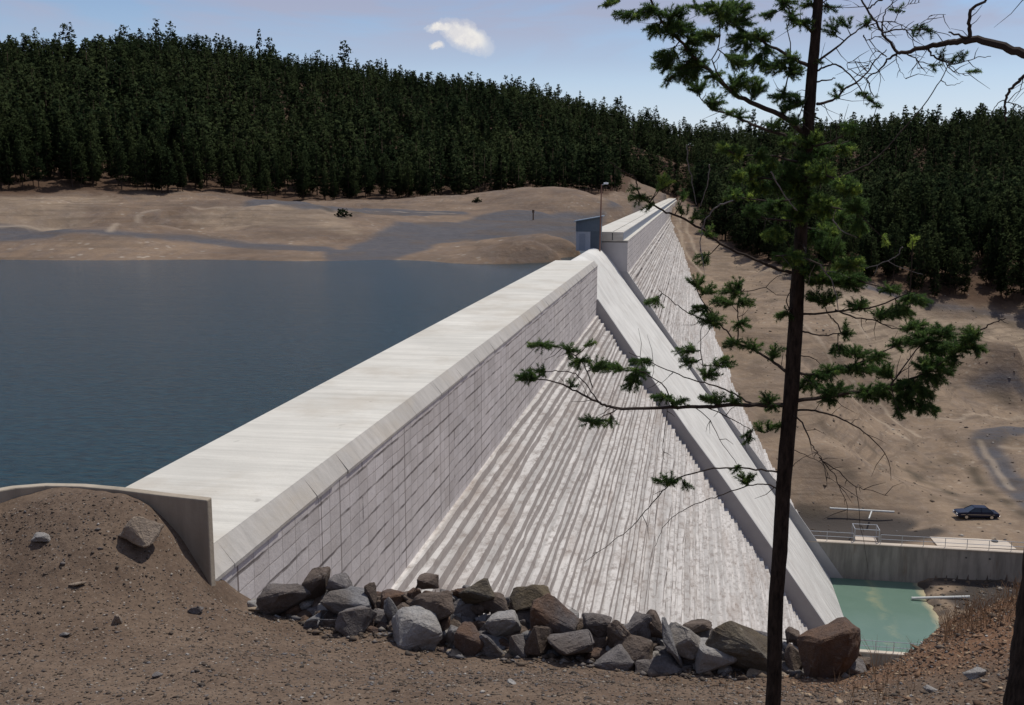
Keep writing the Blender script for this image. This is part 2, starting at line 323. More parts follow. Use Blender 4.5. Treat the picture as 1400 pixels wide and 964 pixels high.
M['carpaint'] = plain('dark_navy_car_paint', (.012, .016, .035), .25, 0, .1)
M['glass'] = plain('car_glass', (.03, .045, .07), .08, 0, .05)
M['rubber'] = plain('tyre_rubber', (.015, .015, .015), .9)
M['chrome'] = plain('chrome', (.6, .6, .6), .2, .9)
M['lamp_red'] = plain('tail_lamp_red', (.22, .015, .012), .3)
def pipe_f(t, p): return t.mix(t.noise(objc(t), 2, 4), (.62, .64, .62), (.45, .45, .42))
M['pipe'] = mat('pale_pipe', pipe_f, .5)

def ground_mat(t, p):
    geo = t.n('ShaderNodeNewGeometry'); pos = geo.outputs['Position']
    g = t.attr('gravel').outputs['Fac']; nr = t.attr('near').outputs['Fac']; fo = t.attr('forest').outputs['Fac']; da = t.attr('damp').outputs['Fac']; rd = t.attr('red').outputs['Fac']
    n1 = t.noise(pos, .06, 6, .62); n2 = t.noise(pos, .9, 5, .7); n3 = t.noise(t.scaled(pos, (1, 1, 2.5)), .22, 6, .7, .8)
    earth = t.mix(t.ramp(n1, [(.36, 0), (.62, 1)]), (.122, .083, .058), (.218, .154, .104))
    earth = t.mix(t.ramp(n3, [(.45, 0), (.66, .6)]), earth, (.135, .108, .094))
    earth = t.mix(t.ramp(n2, [(.5, 0), (.78, .55)]), earth, (.28, .225, .175))
    # rubble and stones speckled over the bank
    vo = t.n('ShaderNodeTexVoronoi', {'Vector': pos, 'Scale': .55, 'Randomness': 1.0}); sp = t.ramp(vo.outputs['Distance'], [(.10, 1), (.22, 0)])
    earth = t.mix(t.math('MULTIPLY', sp, .6), earth, t.mix(t.ramp(n1, [(.4, 0), (.6, 1)]), (.06, .05, .04), (.42, .37, .30)))
    fx = t.n('ShaderNodeSeparateXYZ', {0: pos}).outputs[0]
    gully = t.noise(t.scaled(pos, (.9, .12, .3), rot=(0, 0, .5)), .8, 5, .7); earth = t.mix(t.ramp(gully, [(.52, 0), (.66, .45)]), earth, (.13, .095, .07))
    grav = t.mix(n2, (.058, .056, .062), (.112, .107, .112)); grav = t.mix(t.ramp(n3, [(.55, 0), (.75, .5)]), grav, (.15, .115, .085))
    tn_ = t.attr('tan').outputs['Fac']; earth = t.mix(t.math('MULTIPLY', tn_, t.ramp(n3, [(.3, .9), (.7, .45)])), earth, t.mix(n2, (.27, .205, .14), (.40, .32, .23)))
    col = t.mix(g, earth, grav)
    band = t.noise(t.scaled(pos, (.05, .05, 1.6)), 1.2, 5, .65); col = t.mix(t.ramp(band, [(.48, 0), (.62, .55)]), col, (.105, .078, .058))
    col = t.mix(da, col, (.055, .047, .042)); col = t.mix(t.attr('pale').outputs['Fac'], col, (.36, .29, .215)); col = t.mix(t.attr('scrub').outputs['Fac'], col, (.062, .050, .036))
    forest = t.mix(n2, (.05, .032, .020), (.11, .065, .042)); col = t.mix(fo, col, forest)
    # near gravelly soil
    m1 = t.noise(pos, 1.1, 6, .65); m2 = t.noise(pos, 14, 4, .7); m3 = t.noise(pos, 45, 3, .7)
    soil = t.mix(t.ramp(m1, [(.3, 0), (.7, 1)]), (.104, .071, .050), (.168, .121, .086))
    red = t.mix(m2, (.125, .066, .038), (.225, .125, .070)); soil = t.mix(rd, soil, red)
    soil = t.mix(t.ramp(m2, [(.45, 0), (.75, .7)]), soil, (.045, .032, .024))
    for sc, a, b, k in ((16, .16, .30, .8), (34, .14, .28, .85)):
        vv = t.n('ShaderNodeTexVoronoi', {'Vector': pos, 'Scale': float(sc), 'Randomness': 1.0})
        pc = t.n('ShaderNodeSeparateColor', {0: vv.outputs['Color']})
        peb = t.ramp(pc.outputs[0], [(0, (.05, .04, .035)), (.45, (.12, .09, .07)), (.8, (.20, .17, .14)), (1, (.36, .32, .27))])
        mk = t.math('MULTIPLY', t.ramp(vv.outputs['Distance'], [(a, 1), (b, 0)]), t.math('GREATER_THAN', pc.outputs[1], .45)); soil = t.mix(t.math('MULTIPLY', mk, k), soil, peb)
    col = t.mix(nr, col, soil)
    hh = t.math('ADD', t.math('MULTIPLY', m2, .02), t.math('ADD', t.math('MULTIPLY', m3, .012), t.math('MULTIPLY', t.math('MULTIPLY', n2, .25), t.math('SUBTRACT', 1.0, nr))))
    b_ = t.n('ShaderNodeBump', {'Height': hh, 'Strength': .8, 'Distance': 1.0}); t.t.links.new(b_.outputs[0], p.inputs['Normal'])
    return col
M['ground'] = mat('earth_and_gravel', ground_mat, .95, .12)

# ------------------------------------------------------------------ terrain mesh (polar grid, fine where the ground is near or in view)
az0 = math.atan2(-cF[0], cF[1])                  # view azimuth, left of +Y
def unroll():
    th = np.concatenate([np.linspace(-180, -42, 42, endpoint=False), np.linspace(-42, 24, 500, endpoint=False)])
    th = np.concatenate([th, np.linspace(24, 180, 46, endpoint=False)]); return np.radians(th)
TH = unroll()
RR = np.concatenate([[0.02, .5, 1, 1.6, 2.3, 3.1, 4, 4.8, 5.5], np.arange(6, 17, .055), np.arange(17, 30, .35), np.arange(30, 96, .8), np.arange(96, 130, .28), np.arange(130, 320, .7), np.arange(320, 900, 5), np.geomspace(900, 7000, 24)])
def interp_tab(tab, idx, u): return np.interp(u, [a[0] for a in tab], [a[idx] for a in tab])
def azim(x, y): return np.arctan2(x, y)
azL = [(azim(*atR(u, v, R)[:2]), R) for u, v, R in BASE_L]; azR = [(azim(*atR(u, v, R)[:2]), R) for u, v, R in BASE_R]
azT = np.array(sorted(azL+azR)); 
def forest_edge(x, y):
    return np.interp(azim(x, y), azT[:, 0], azT[:, 1])
GX = RR[:, None]*np.sin(TH)[None]; GY = RR[:, None]*np.cos(TH)[None]; GZ = H(GX, GY)
nr_, nt_ = GX.shape
Vt = np.stack([GX, GY, GZ], 2).reshape(-1, 3)
i_ = np.arange(nr_-1)[:, None]*nt_; j_ = np.arange(nt_)[None]; jn = (j_+1) % nt_
Ft = np.stack([i_+j_, i_+nt_+j_, i_+nt_+jn, i_+jn], 2).reshape(-1, 4)
# wait for winding: (r,th),(r+1,th),(r+1,th+1),(r,th+1) looks down, so reverse it
Ft = Ft[:, ::-1]
def in_poly(x, y, poly):
    c = np.zeros(x.shape, bool); n = len(poly)
    for i in range(n):
        x1, y1 = poly[i]; x2, y2 = poly[(i+1) % n]
        if y1 == y2: continue
        c ^= ((y1 > y) != (y2 > y)) & (x < (x2-x1)*(y-y1)/(y2-y1)+x1)
    return c
def poly_ground(pts, z): return [tuple(atZ(u, v, z if np.isscalar(z) else z[i])[:2]) for i, (u, v) in enumerate(pts)]
def hit(u, v, r0=20, r1=900):                    # where a sight line meets the terrain
    d = ray(u, v); dh = math.hypot(d[0], d[1]); rs = np.linspace(r0, r1, 1500); k = rs/dh
    z = H(d[0]*k, d[1]*k, False); below = np.where(z > d[2]*k)[0]
    i = below[0] if len(below) else len(rs)-1
    return (d[0]*k[i], d[1]*k[i])
wx = GX+fbm(GX, GY, .12, 3, 41)*2.0; wy = GY+fbm(GX, GY, .12, 3, 43)*2.0
LOT = [hit(u, v, 100) for u, v in [(448,357),(478,336),(550,308),(650,296),(760,292),(800,291),(850,284),(905,268),(925,268),(905,276),(870,286),(822,305),(800,318),(770,326),(700,328),(640,326),(600,334),(565,345),(538,358)]]
ROAD1 = [hit(u, v, 100) for u, v in [(-60,306),(0,309),(60,313),(100,316),(170,318),(300,330),(450,338),(470,346),(300,338),(170,326),(100,322),(60,326),(0,330),(-60,332)]]
ROAD2 = [hit(u, v, 100) for u, v in [(330,278),(450,283),(560,287),(640,290),(640,294),(560,293),(450,289),(330,283)]]
ROAD3 = [hit(u, v, 120) for u, v in [(1400,582),(1360,584),(1332,592),(1326,606),(1345,636),(1368,668),(1400,700),(1430,715),(1430,665),(1400,655),(1378,625),(1370,606),(1382,596),(1400,593),(1450,590),(1450,580)]]
ROAD4 = [hit(u, v, 120) for u, v in [(1320,518),(1400,522),(1460,526),(1460,545),(1400,540),(1340,530)]]
ROADB = [hit(u, v, 120) for u, v in [(1180,392),(1250,404),(1400,428),(1500,440),(1500,446),(1400,436),(1250,411),(1180,398)]]
DAMP = [tuple(atZ(u, v, -40.2)[:2]) for u, v in [(1085,690),(1140,694),(1230,700),(1258,708),(1240,722),(1280,718),(1290,726),(1270,738),(1210,745),(1090,745)]]
allp = (wx.ravel(), wy.ravel())
lot = in_poly(*allp, LOT) | in_poly(GX.ravel(), wy.ravel(), ROAD2); road1 = in_poly(GX.ravel(), GY.ravel()+.3*(wy-GY).ravel(), ROAD1)
road3 = in_poly(GX.ravel()+.2*(wx-GX).ravel(), GY.ravel(), ROAD3); road4 = in_poly(*allp, ROAD4); roadb = in_poly(GX.ravel(), GY.ravel(), ROADB)
def lines(polys, wd_, r0=100):
    a = np.zeros(GX.size); gx, gy = GX.ravel()+.12*(wx-GX).ravel(), GY.ravel()+.12*(wy-GY).ravel(); m = (np.hypot(gx, gy) > 90) & (np.hypot(gx, gy) < 420)
    for pl in polys:
        P = [hit(u, v, r0) for u, v in pl]
        for (x1, y1), (x2, y2) in zip(P[:-1], P[1:]):
            dx, dy = x2-x1, y2-y1; L2 = dx*dx+dy*dy+1e-9; t = np.clip(((gx-x1)*dx+(gy-y1)*dy)/L2, 0, 1); d = np.hypot(gx-x1-t*dx, gy-y1-t*dy); a = np.maximum(a, np.where(m, np.clip(1.3-d/wd_, 0, 1), 0))
    return a
PALE = lines([[(931,290),(927,312),(933,335),(945,356),(960,374)],[(941,292),(938,312),(948,338),(966,362)],[(1150,420),(1170,436),(1186,462)],[(1165,520),(1210,560),(1262,600)],[(1150,528),(1195,570),(1240,606)],[(1100,445),(1140,500)],
    [(1020,372),(1080,378)],[(1240,560),(1310,572),(1400,570)],[(1370,612),(1400,614)],[(150,318),(190,298),(215,290)],[(0,312),(80,309)],[(265,285),(305,284)],[(1340,604),(1356,634),(1384,670)],[(330,281),(375,284)],[(500,288),(620,292)]], .55)
SCRUB = lines([[(1190,610),(1240,640),(1290,668),(1330,702)],[(1330,640),(1350,672),(1400,706)],[(1280,680),(1345,688)],[(1240,412),(1300,420),(1400,442)],[(1130,640),(1200,664)],[(1250,440),(1320,452)],[(1290,520),(1400,556)],[(480,292),(560,290),(650,290)],[(440,284),(475,300)],[(1095,700),(1180,704)]], .9)*(fbm(GX, GY, .5, 4, 88).ravel() > -.12)
SCRUB = np.maximum(SCRUB, ((fbm(GX, GY, .16, 4, 89)+.6*fbm(GX, GY, 1.2, 3, 90)) > .52).ravel()*.7*(GY.ravel() > 90)*(GX.ravel() > 8))
up = GX.ravel() < -8
TAN = .38*((GX.ravel() > 3) & (GY.ravel() > 100))+.62*in_poly(*allp, [hit(u, v, 120) for u, v in [(1120,400),(1250,420),(1400,448),(1500,460),(1500,500),(1400,492),(1290,482),(1230,502),(1150,472)]])+.5*in_poly(*allp, [hit(u, v, 100) for u, v in [(250,292),(480,291),(480,322),(300,318)]])+.45*in_poly(*allp, [hit(u, v, 100) for u, v in [(-100,270),(150,270),(110,310),(-100,308)]])
grav_v = ((lot | road1) & up) | ((road3 | road4 | roadb) & (GX.ravel() > 5))
damp_v = in_poly(GX.ravel()+.25*(wx-GX).ravel(), GY.ravel()+.25*(wy-GY).ravel(), DAMP) | ((GX.ravel() > 26) & (GX.ravel() < 60) & (GY.ravel() > 92) & (GY.ravel() < 117.4) & (fbm(GX, GY, .4, 4, 77).ravel() > -.15))
rr_ = np.hypot(GX, GY).ravel(); fe = forest_edge(GX, GY).ravel()+fbm(GX, GY, .05, 3, 51).ravel()*5
forest_v = sstep(-6, 5, rr_-fe)*(GY.ravel() > 60)
near_v = 1-sstep(22, 45, rr_)
u_red = (sstep(1.0, 2.4, (GX+fbm(GX, GY, .7, 3, 61)*.9))*sstep(9, 10.5, GY+np.maximum(GX-2, 0))).ravel()
def smooth2(a):
    a = a.astype(float).reshape(nr_, nt_)
    for _ in range(2):
        a = (a+np.roll(a, 1, 1)+np.roll(a, -1, 1))/3; b2 = a.copy(); b2[1:-1] = (a[:-2]+a[1:-1]+a[2:])/3; a = b2
    return a.ravel()
def ground_part(name, fmask):
    F_ = Ft[fmask]; used, inv = np.unique(F_, return_inverse=True)
    o = link_mesh(name, Vt[used], inv.reshape(F_.shape), M['ground'], smooth=True)
    for an, arr in (('gravel', smooth2(grav_v)), ('near', near_v), ('forest', forest_v), ('damp', smooth2(damp_v)), ('red', u_red), ('pale', PALE*.55), ('scrub', smooth2(SCRUB)), ('tan', smooth2(TAN))):
        at = o.data.attributes.new(an, 'FLOAT', 'POINT'); at.data.foreach_set('value', arr[used].astype(np.float32))
    o['kind'] = 'structure'; return o
fsel = lambda v: v[Ft].mean(1) > .5
f_lot = fsel(((lot | road1) & up)); f_road = fsel(((road3 | road4 | roadb) & (GX.ravel() > 5))) & ~f_lot
ground_part('gravel_lot', f_lot); ground_part('gravel_road', f_road); ground_part('ground', ~(f_lot | f_road))

# ------------------------------------------------------------------ reservoir water
def water_f(t, p):
    p.inputs['IOR'].default_value = 1.33
    pos = t.n('ShaderNodeNewGeometry').outputs['Position']
    a = t.noise(t.scaled(pos, (1.2, 2.6, 1)), 1.5, 5, .65); b_ = t.noise(t.scaled(pos, (.25, .6, 1)), 1.2, 4, .6)
    c_ = t.noise(t.scaled(pos, (1.0, 1.8, 1)), 4.5, 3, .6); h = t.math('ADD', t.math('ADD', t.math('MULTIPLY', a, .12), t.math('MULTIPLY', b_, .14)), t.math('MULTIPLY', c_, .035))
    bp = t.n('ShaderNodeBump', {'Height': h, 'Strength': t.math('ADD', .30, t.math('MULTIPLY', t.noise(t.scaled(pos, (.012, .05, 1)), 1.0, 4, .6), .5)), 'Distance': 1.0}); t.t.links.new(bp.outputs[0], p.inputs['Normal'])
    return t.mix(t.ramp(a, [(.35, 0), (.65, 1)]), (.004, .020, .028), (.013, .048, .062))
M['water'] = mat('lake_water', water_f, .09, .27)
wv = [(-900, 12, -8), (-10.26, 12, -8), (-10.26, 190, -8), (-900, 190, -8)]
o = link_mesh('water', wv, [(0, 1, 2, 3)], M['water']); o['kind'] = 'structure'
def pool_f(t, p):
    p.inputs['IOR'].default_value = 1.33; pos = t.n('ShaderNodeNewGeometry').outputs['Position']
    n = t.noise(pos, .35, 4, .6, .5)
    q = t.scaled(pos, (.55, .12, 0), rot=(0, 0, .22), loc=(-6.3, 0, 0)); 
    s_ = t.n('ShaderNodeSeparateXYZ', {0: pos}); li = t.math('ADD', t.math('SUBTRACT', s_.outputs[0], 21.3), t.math('MULTIPLY', t.math('SUBTRACT', s_.outputs[1], 106.0), .0))
    li = t.math('ADD', li, t.math('MULTIPLY', t.math('SUBTRACT', n, .5), 5.0)); st = t.ramp(t.math('ABSOLUTE', li), [(0, .55), (1.0, 0)])
    c = t.mix(n, (.095, .155, .118), (.125, .19, .15)); c = t.mix(t.math('MULTIPLY', st, t.ramp(n, [(.4, 0), (.6, 1)])), c, (.27, .27, .16))
    e = t.ramp(t.math('ADD', t.math('MULTIPLY', t.math('ADD', s_.outputs[0], -25.8), .5), t.math('MULTIPLY', t.math('SUBTRACT', n, .5), .8)), [(0, 0), (.5, .9)]); c = t.mix(e, c, (.42, .35, .22))
    bp = t.n('ShaderNodeBump', {'Height': t.noise(pos, 3, 3), 'Strength': .15, 'Distance': .1}); t.t.links.new(bp.outputs[0], p.inputs['Normal'])
    return c
M['pool'] = mat('cloudy_green_pool', pool_f, .2, .4)
o = link_mesh('pool_water', [(12, 97.35, -44.3), (29.0, 97.35, -44.3), (29.0, 117.15, -44.3), (12, 117.15, -44.3)], [(0, 1, 2, 3)], M['pool']); o['kind'] = 'structure'

# ------------------------------------------------------------------ the dam
dam = tag(empty('dam', (0, 0, 0)), 'long pale concrete dam with stepped downstream face and smooth central spillway', 'dam')
XL, XC, XW = -10.25, -7.24, -6.96; ZT, ZC, ZB = -5.5, -5.86, -9.65; SL = .685
Y0, Y1, Y2, Y3 = WALL_Y+.02, 79.2, 117.2, 533.0
def grid_strip(name, prof_fn, ys, m, smooth=False):
    pr = [prof_fn(y) for y in ys]; n = len(pr[0]); V = np.array([[x, y, z] for P, y in zip(pr, ys) for x, z in P])
    a = np.arange(len(ys)-1)[:, None]*n; b = np.arange(n-1)[None]; f = np.stack([a+b, a+b+1, a+n+b+1, a+n+b], 2).reshape(-1, 4)
    return link_mesh(name, V, f, m, dam, smooth)
def stepped(name, y0, y1, zend, dy):
    N = int((ZB-zend)/.3); ys = [y0]
    while ys[-1] < y1-dy(ys[-1]): ys.append(ys[-1]+dy(ys[-1]))
    ys.append(y1); ys = np.array(ys); wid = rng.uniform(-.085, .085, N); zj = rng.uniform(-.02, .02, N)
    big = np.where(rng.random(N) < .16, -.09, 0)
    cols = []
    for i in range(N):
        z = ZB-.3*i+zj[i]; zn = ZB-.3*(i+1)+(zj[i+1] if i+1 < N else 0)
        xe = XW+.2+SL*.3*i                    # tread outer edge
        off = wid[i]+big[i]+fbm(ys, ys*0+i*7.7, .22, 3, 200+i)*.09+fbm(ys, ys*0+i*3.1, 1.3, 2, 300+i)*.03
        cols.append(np.stack([xe+off, ys, np.full_like(ys, z)-np.abs(fbm(ys, ys*0+i, 1.1, 2, 400+i))*.03], 1))
        cols.append(np.stack([xe+off+.018, ys, np.full_like(ys, zn)], 1))
    cols.insert(0, np.stack([np.full_like(ys, XW-.05), ys, np.full_like(ys, ZB+zj[0])], 1))
    V = np.stack(cols, 1); n = V.shape[1]; V = V.reshape(-1, 3)
    a = np.arange(len(ys)-1)[:, None]*n; b = np.arange(n-1)[None]; f = np.stack([a+b, a+b+1, a+n+b+1, a+n+b], 2).reshape(-1, 4)
    return link_mesh(name, V, f, M['steps'], dam)
# near section
MB().add([(XL,Y0,ZT),(XC,Y0,ZT),(XC,Y1,ZT),(XL,Y1,ZT),(XL,Y0,ZT-.6),(XC,Y0,ZT-.6),(XC,Y1,ZT-.6),(XL,Y1,ZT-.6)],
         [(0,1,2,3),(4,7,6,5),(0,3,7,4),(0,4,5,1),(3,2,6,7),(1,5,6,2)]).build('crest_slab', M['crest'], dam)
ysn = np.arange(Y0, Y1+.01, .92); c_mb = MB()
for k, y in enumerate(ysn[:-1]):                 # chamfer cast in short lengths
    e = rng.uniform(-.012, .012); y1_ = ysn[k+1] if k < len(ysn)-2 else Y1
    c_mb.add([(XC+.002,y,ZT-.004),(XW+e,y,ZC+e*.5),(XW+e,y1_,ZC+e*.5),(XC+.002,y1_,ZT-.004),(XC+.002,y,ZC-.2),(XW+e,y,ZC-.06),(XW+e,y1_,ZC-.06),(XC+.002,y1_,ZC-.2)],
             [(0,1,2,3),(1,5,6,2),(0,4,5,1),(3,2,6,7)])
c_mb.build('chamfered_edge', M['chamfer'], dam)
wall_mb = MB(); yy = np.arange(Y0, Y1, 4.88); 
for k, y in enumerate(yy):
    ye = min(y+4.88-.035, Y1); wall_mb.box((XC, y, ZB-.2), (XW-.022, ye, ZC-.004 if True else 0))
    wall_mb.box((XC, ye, ZB-.2), (XW-.07, min(ye+.035, Y1), ZC-.01))
wall_mb.build('parapet_face', M['wall'], dam)
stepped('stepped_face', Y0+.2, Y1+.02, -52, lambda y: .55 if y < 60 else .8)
def body_prof(top, zend, inset=.25):
    return [(XL-.0, top), (XL-2.5, zend), (XW+SL*(ZB-zend)-inset, zend), (XW-inset, ZB-.3), (XW-inset, top)]
def ccw(P): return P
MB().prism(body_prof(ZT-.62, -54)[::1], Y0+.02, Y1-.004).build('dam_body', M['body'], dam)
# spillway ogee and chute
def plane_x(z, o=0.0): return XW+.2+SL*(ZB-z)+o
sp_c = [(-11.3,-9.2),(-11.3,-7.3),(-11.2,-6.85),(-10.95,-6.63),(-10.6,-6.58),(-10.2,-6.68),(-9.75,-6.98),(-9.2,-7.55),(-8.45,-8.5),(-7.7,-9.6),(-6.95,-10.68),(-5.5,-12.6),(-4.1,-14.45),(-2.7,-16.3),(-1.2,-18.3),(.5,-20.55),(2.7,-23.6)]
ztr = []
for a_, (p0, p1) in enumerate(zip(sp_c[:-1], sp_c[1:])):
    for t_ in (0, .34, .67): ztr.append((p0[0]+(p1[0]-p0[0])*t_, p0[1]+(p1[1]-p0[1])*t_))
ztr += [(plane_x(z, -.02), z) for z in np.linspace(-23.65, -45.2, 30)]
ysp = np.linspace(Y1-.02, Y2+.02, 42)
oc = grid_strip('spillway_chute', lambda y: ztr, ysp, M['chute'], True)
MB().prism([(-10.85,-7.7),(-10.85,-54),(plane_x(-54),-54),(plane_x(-45,-.5),-45),(plane_x(-21,-.6),-21),(plane_x(-14,-1.5),-14),(plane_x(-9.6,-1.8),-9.9),(-10.2,-7.3)], Y1+.0, Y2-.004).build('spillway_body', M['body'], dam)
def tw_prof(tab, ztop, zbot, deep):
    zs = np.linspace(ztop, zbot, 12); a = [(plane_x(z, float(np.interp(-z, [t[0] for t in tab], [t[1] for t in tab]))), z) for z in zs]
    b = [(plane_x(z, deep), z) for z in (zbot, ztop)]
    return (a+b)[::-1]
MB().prism(tw_prof([(8.4,.70),(12,.78),(18,.86),(23,1.25),(33,1.55),(46,1.8)], -8.45, -46, -1.6), Y1-.40, Y1-.022).build('training_wall', M['tw'], dam, bevel=.02)
MB().prism(tw_prof([(9,.04),(18,.12),(26,.62),(32,1.05),(46,1.5)], -9.3, -46, -1.9), Y2-.02, Y2+.40).build('training_wall', M['tw'], dam, bevel=.02)
# far section
XR = -7.46; XU = -11.24
MB().prism([(XU,-5.88),(XU+.001,-54),(plane_x(-54,-.35),-54),(XW-.2,ZB-.3),(XW-.002,ZB+.2),(XW-.002,-5.88)], Y2, Y3).build('abutment_body', M['body'], dam)
MB().box((XW-.001, Y2+.003, ZB-.3), (XW+.03, Y3-.1, -5.905)).build('parapet_face', M['wall'], dam)
MB().box((XU+.02, Y2-.03, -5.9), (XW+.045, Y3, -5.80)).build('ledge', M['crest'], dam)
MB().box((XU-.02, Y2-.05, -5.797), (-8.72, Y3, -4.84)).build('raised_crest', M['crest'], dam, bevel=.03)
MB().box((-8.62, Y2-.051, -5.798), (XR, Y3, -4.86)).build('raised_crest', M['crest'], dam, bevel=.03)
MB().box((-8.73, Y2-.03, -5.79), (-8.61, Y3-.1, -4.95)).build('drain_channel', M['darkjoint'], dam)
MB().box((XR+.002, Y2, -5.797), (XR+.022, Y3-.2, -4.97)).build('shaded_side_face', plain('shade_tinted_side_concrete', (.25, .28, .33), .7), dam)  # side face of the raised crest, its blue sky-lit shade painted in as colour
MB().box((XU-.0, Y2-.036, -6.02), (XW+.04, Y2-.004, -5.93)).build('front_joint', M['darkjoint'], dam)
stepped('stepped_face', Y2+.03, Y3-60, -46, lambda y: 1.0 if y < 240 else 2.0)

# wing wall across the near end of the crest
def wing():
    pts = []
    tops = [(283,684,0),(220,677,0),(160,669.5,.0),(110,665,0),(60,664,.0),(20,667,-.25),(-20,674,-.6),(-70,684,-1.1),(-130,695,-1.8)]
    for u, v, dy in tops: pts.append(atY(u, v, WALL_Y+dy))
    mb = MB(); th = .16; n = len(pts); v = []
    for i, p in enumerate(pts):
        d = np.array(pts[min(i+1, n-1)])-np.array(pts[max(i-1, 0)]); d[2] = 0; d /= np.linalg.norm(d); nn = np.array([-d[1], d[0], 0]); nn *= (1 if nn[1] > 0 else -1)
        q = p+nn*th
        v += [tuple(p), (q[0], q[1], q[2]), (q[0], q[1], p[2]-4.2), (p[0], p[1], p[2]-4.2)]
    f = []
    for i in range(n-1):
        a = i*4
        for k in range(4): f.append((a+k, a+(k+1) % 4, a+4+(k+1) % 4, a+4+k))
    f.append((3, 2, 1, 0)); f.append(tuple(4*(n-1)+k for k in range(4)))
    mb.add(v, f); o = mb.build('retaining_wall', M['wing'], bevel=.02)
    return tag(o, 'brown stained concrete end wall rising from the earth mound at the near end of the crest', 'wall')
wing()

# ------------------------------------------------------------------ stilling basin walls, railings, pads, pipes
o = MB().prism([(13.2,-46),(96,-46),(96,-40.42),(38,-40.16),(13.2,-40.16)], 117.25, 117.75).build('basin_wall', M['stain'], bevel=.02)
bw = empty('basin_wall', (0, 0, 0)); o.name = 'wall_face'; o.parent = bw
MB().box((13.0, 117.15, -40.155), (96, 117.95, -40.03)).build('coping', M['pad'], bw, bevel=.02)
for x in (31.6, 34.1): MB().tube([(x, 117.20, -41.0), (x, 117.3, -41.0)], .11, 8).build('drain_hole', M['darkjoint'], bw)
tag(bw, 'long stained grey concrete wall holding the terrace above the far side of the green pool', 'wall')
nw = empty('basin_wall', (0, 0, 0)); MB().box((13.5, 96.85, -47), (34, 97.3, -43.98)).build('wall_face', M['stain'], nw); MB().box((13.4, 96.8, -43.978), (34, 97.42, -43.88)).build('coping', M['pad'], nw)
tag(nw, 'low concrete wall with pale coping along the near edge of the green pool', 'wall')
def railing(name, pts, hgt, sp, label, rails=(1.0, .5), r=.035):
    root = empty('railing', pts[0]); P0 = Vector(pts[0]); rl = MB()
    for k in rails: rl.tube([Vector(p)-P0+Vector((0, 0, hgt*k)) for p in pts], r, 6)
    rl.build('rail', M['galv'], root)
    for a, b in zip(pts[:-1], pts[1:]):
        a = Vector(a); b = Vector(b); n = max(1, round((b-a).length/sp))
        for i in range(n+(1 if b == Vector(pts[-1]) else 0)):
            p = a.lerp(b, i/n)-P0; MB().tube([p, p+Vector((0, 0, hgt))], r, 6).build('post', M['galv'], root)
    tag(root, label, 'railing'); return root
railing('r', [(13.6, 117.6, -40.03), (19.4, 117.6, -40.03)], 1.05, 2.4, 'short galvanised railing between the spillway foot and the steel frame')
railing('r', [(22.4, 117.6, -40.03), (62, 117.6, -40.05)], 1.05, 2.4, 'long galvanised railing along the top of the wall below the dark car')
railing('r', [(13.6, 97.1, -43.9), (33.6, 97.1, -43.9)], 1.1, 1.6, 'grey mesh railing along the near edge of the green pool')
fr = empty('gate_frame', (19.6, 118.0, -40.2))
for x in (0, 2.7):
    for y in (0, 1.9): MB().tube([(x, y, 0), (x, y, 1.6)], .06, 6).build('post', M['galv'], fr)
for a, b in (((0,0,1.6),(2.7,0,1.6)),((0,1.9,1.6),(2.7,1.9,1.6)),((0,0,1.6),(0,1.9,1.6)),((2.7,0,1.6),(2.7,1.9,1.6)),((0,0,.8),(2.7,0,.8))): MB().tube([a, b], .05, 6).build('rail', M['galv'], fr)
MB().box((.15,.1,.0),(2.5,1.6,.28)).build('hatch_cover', M['pad'], fr, bevel=.03)
tag(fr, 'square steel railing cage round a pale hatch on the terrace edge', 'railing cage')
def slab4(name, c, z0, z1, m, label, cat):
    mb = MB(); v = [(x, y, z0) for x, y in c]+[(x, y, z1) for x, y in c]; mb.add(v, [(3,2,1,0),(4,5,6,7),(0,1,5,4),(1,2,6,5),(2,3,7,6),(3,0,4,7)])
    return tag(mb.build(name, m, bevel=.02), label, cat)
pd = empty('concrete_pad', (0, 0, 0)); o = slab4('pad_slab', [(28.7,118.2),(37.2,118.4),(36.9,121.6),(28.5,121.2)], -40.4, -40.08, M['pad'], None, None); o.parent = pd
MB().tube([(35.5,120.7,-40.07),(35.5,120.7,-39.97)], .38, 14).build('drain_cover', M['darkjoint'], pd)
tag(pd, 'pale rectangular concrete pad with a dark round cover behind the long railing', 'concrete pad')
def pipe(a, b, r, label, bend=0.0):
    mb = MB(); a = Vector(a); b = Vector(b); n = 12
    P = [a.lerp(b, i/n)+Vector((0, 0, bend*math.sin(math.pi*i/n))) for i in range(n+1)]
    mb.tube(P, r, 10, cap=False); mb.tube(P, r*.8, 10, cap=False); 
    for k in (0, n): mb.tube([P[k]-(b-a).normalized()*.05, P[k]+(b-a).normalized()*.05], r*1.15, 10)
    return tag(mb.build('pipe', M['pipe'], smooth=False), label, 'pipe')
a = atZ(1135, 695, -40.0); b = atZ(1222, 700, -40.0); pipe(a, b, .13, 'long pale pipe lying on the dark damp patch of the terrace')
pipe(atZ(1190, 699, -40.0)+np.array([.1, -.15, 0]), atZ(1188, 709, -40.05), .09, 'short pale pipe lying just below the long one on the damp patch')
pipe(atZ(1247, 818, -44.12), atZ(1325, 816, -43.55), .15, 'straight white pipe reaching from the rubble out over the green pool')

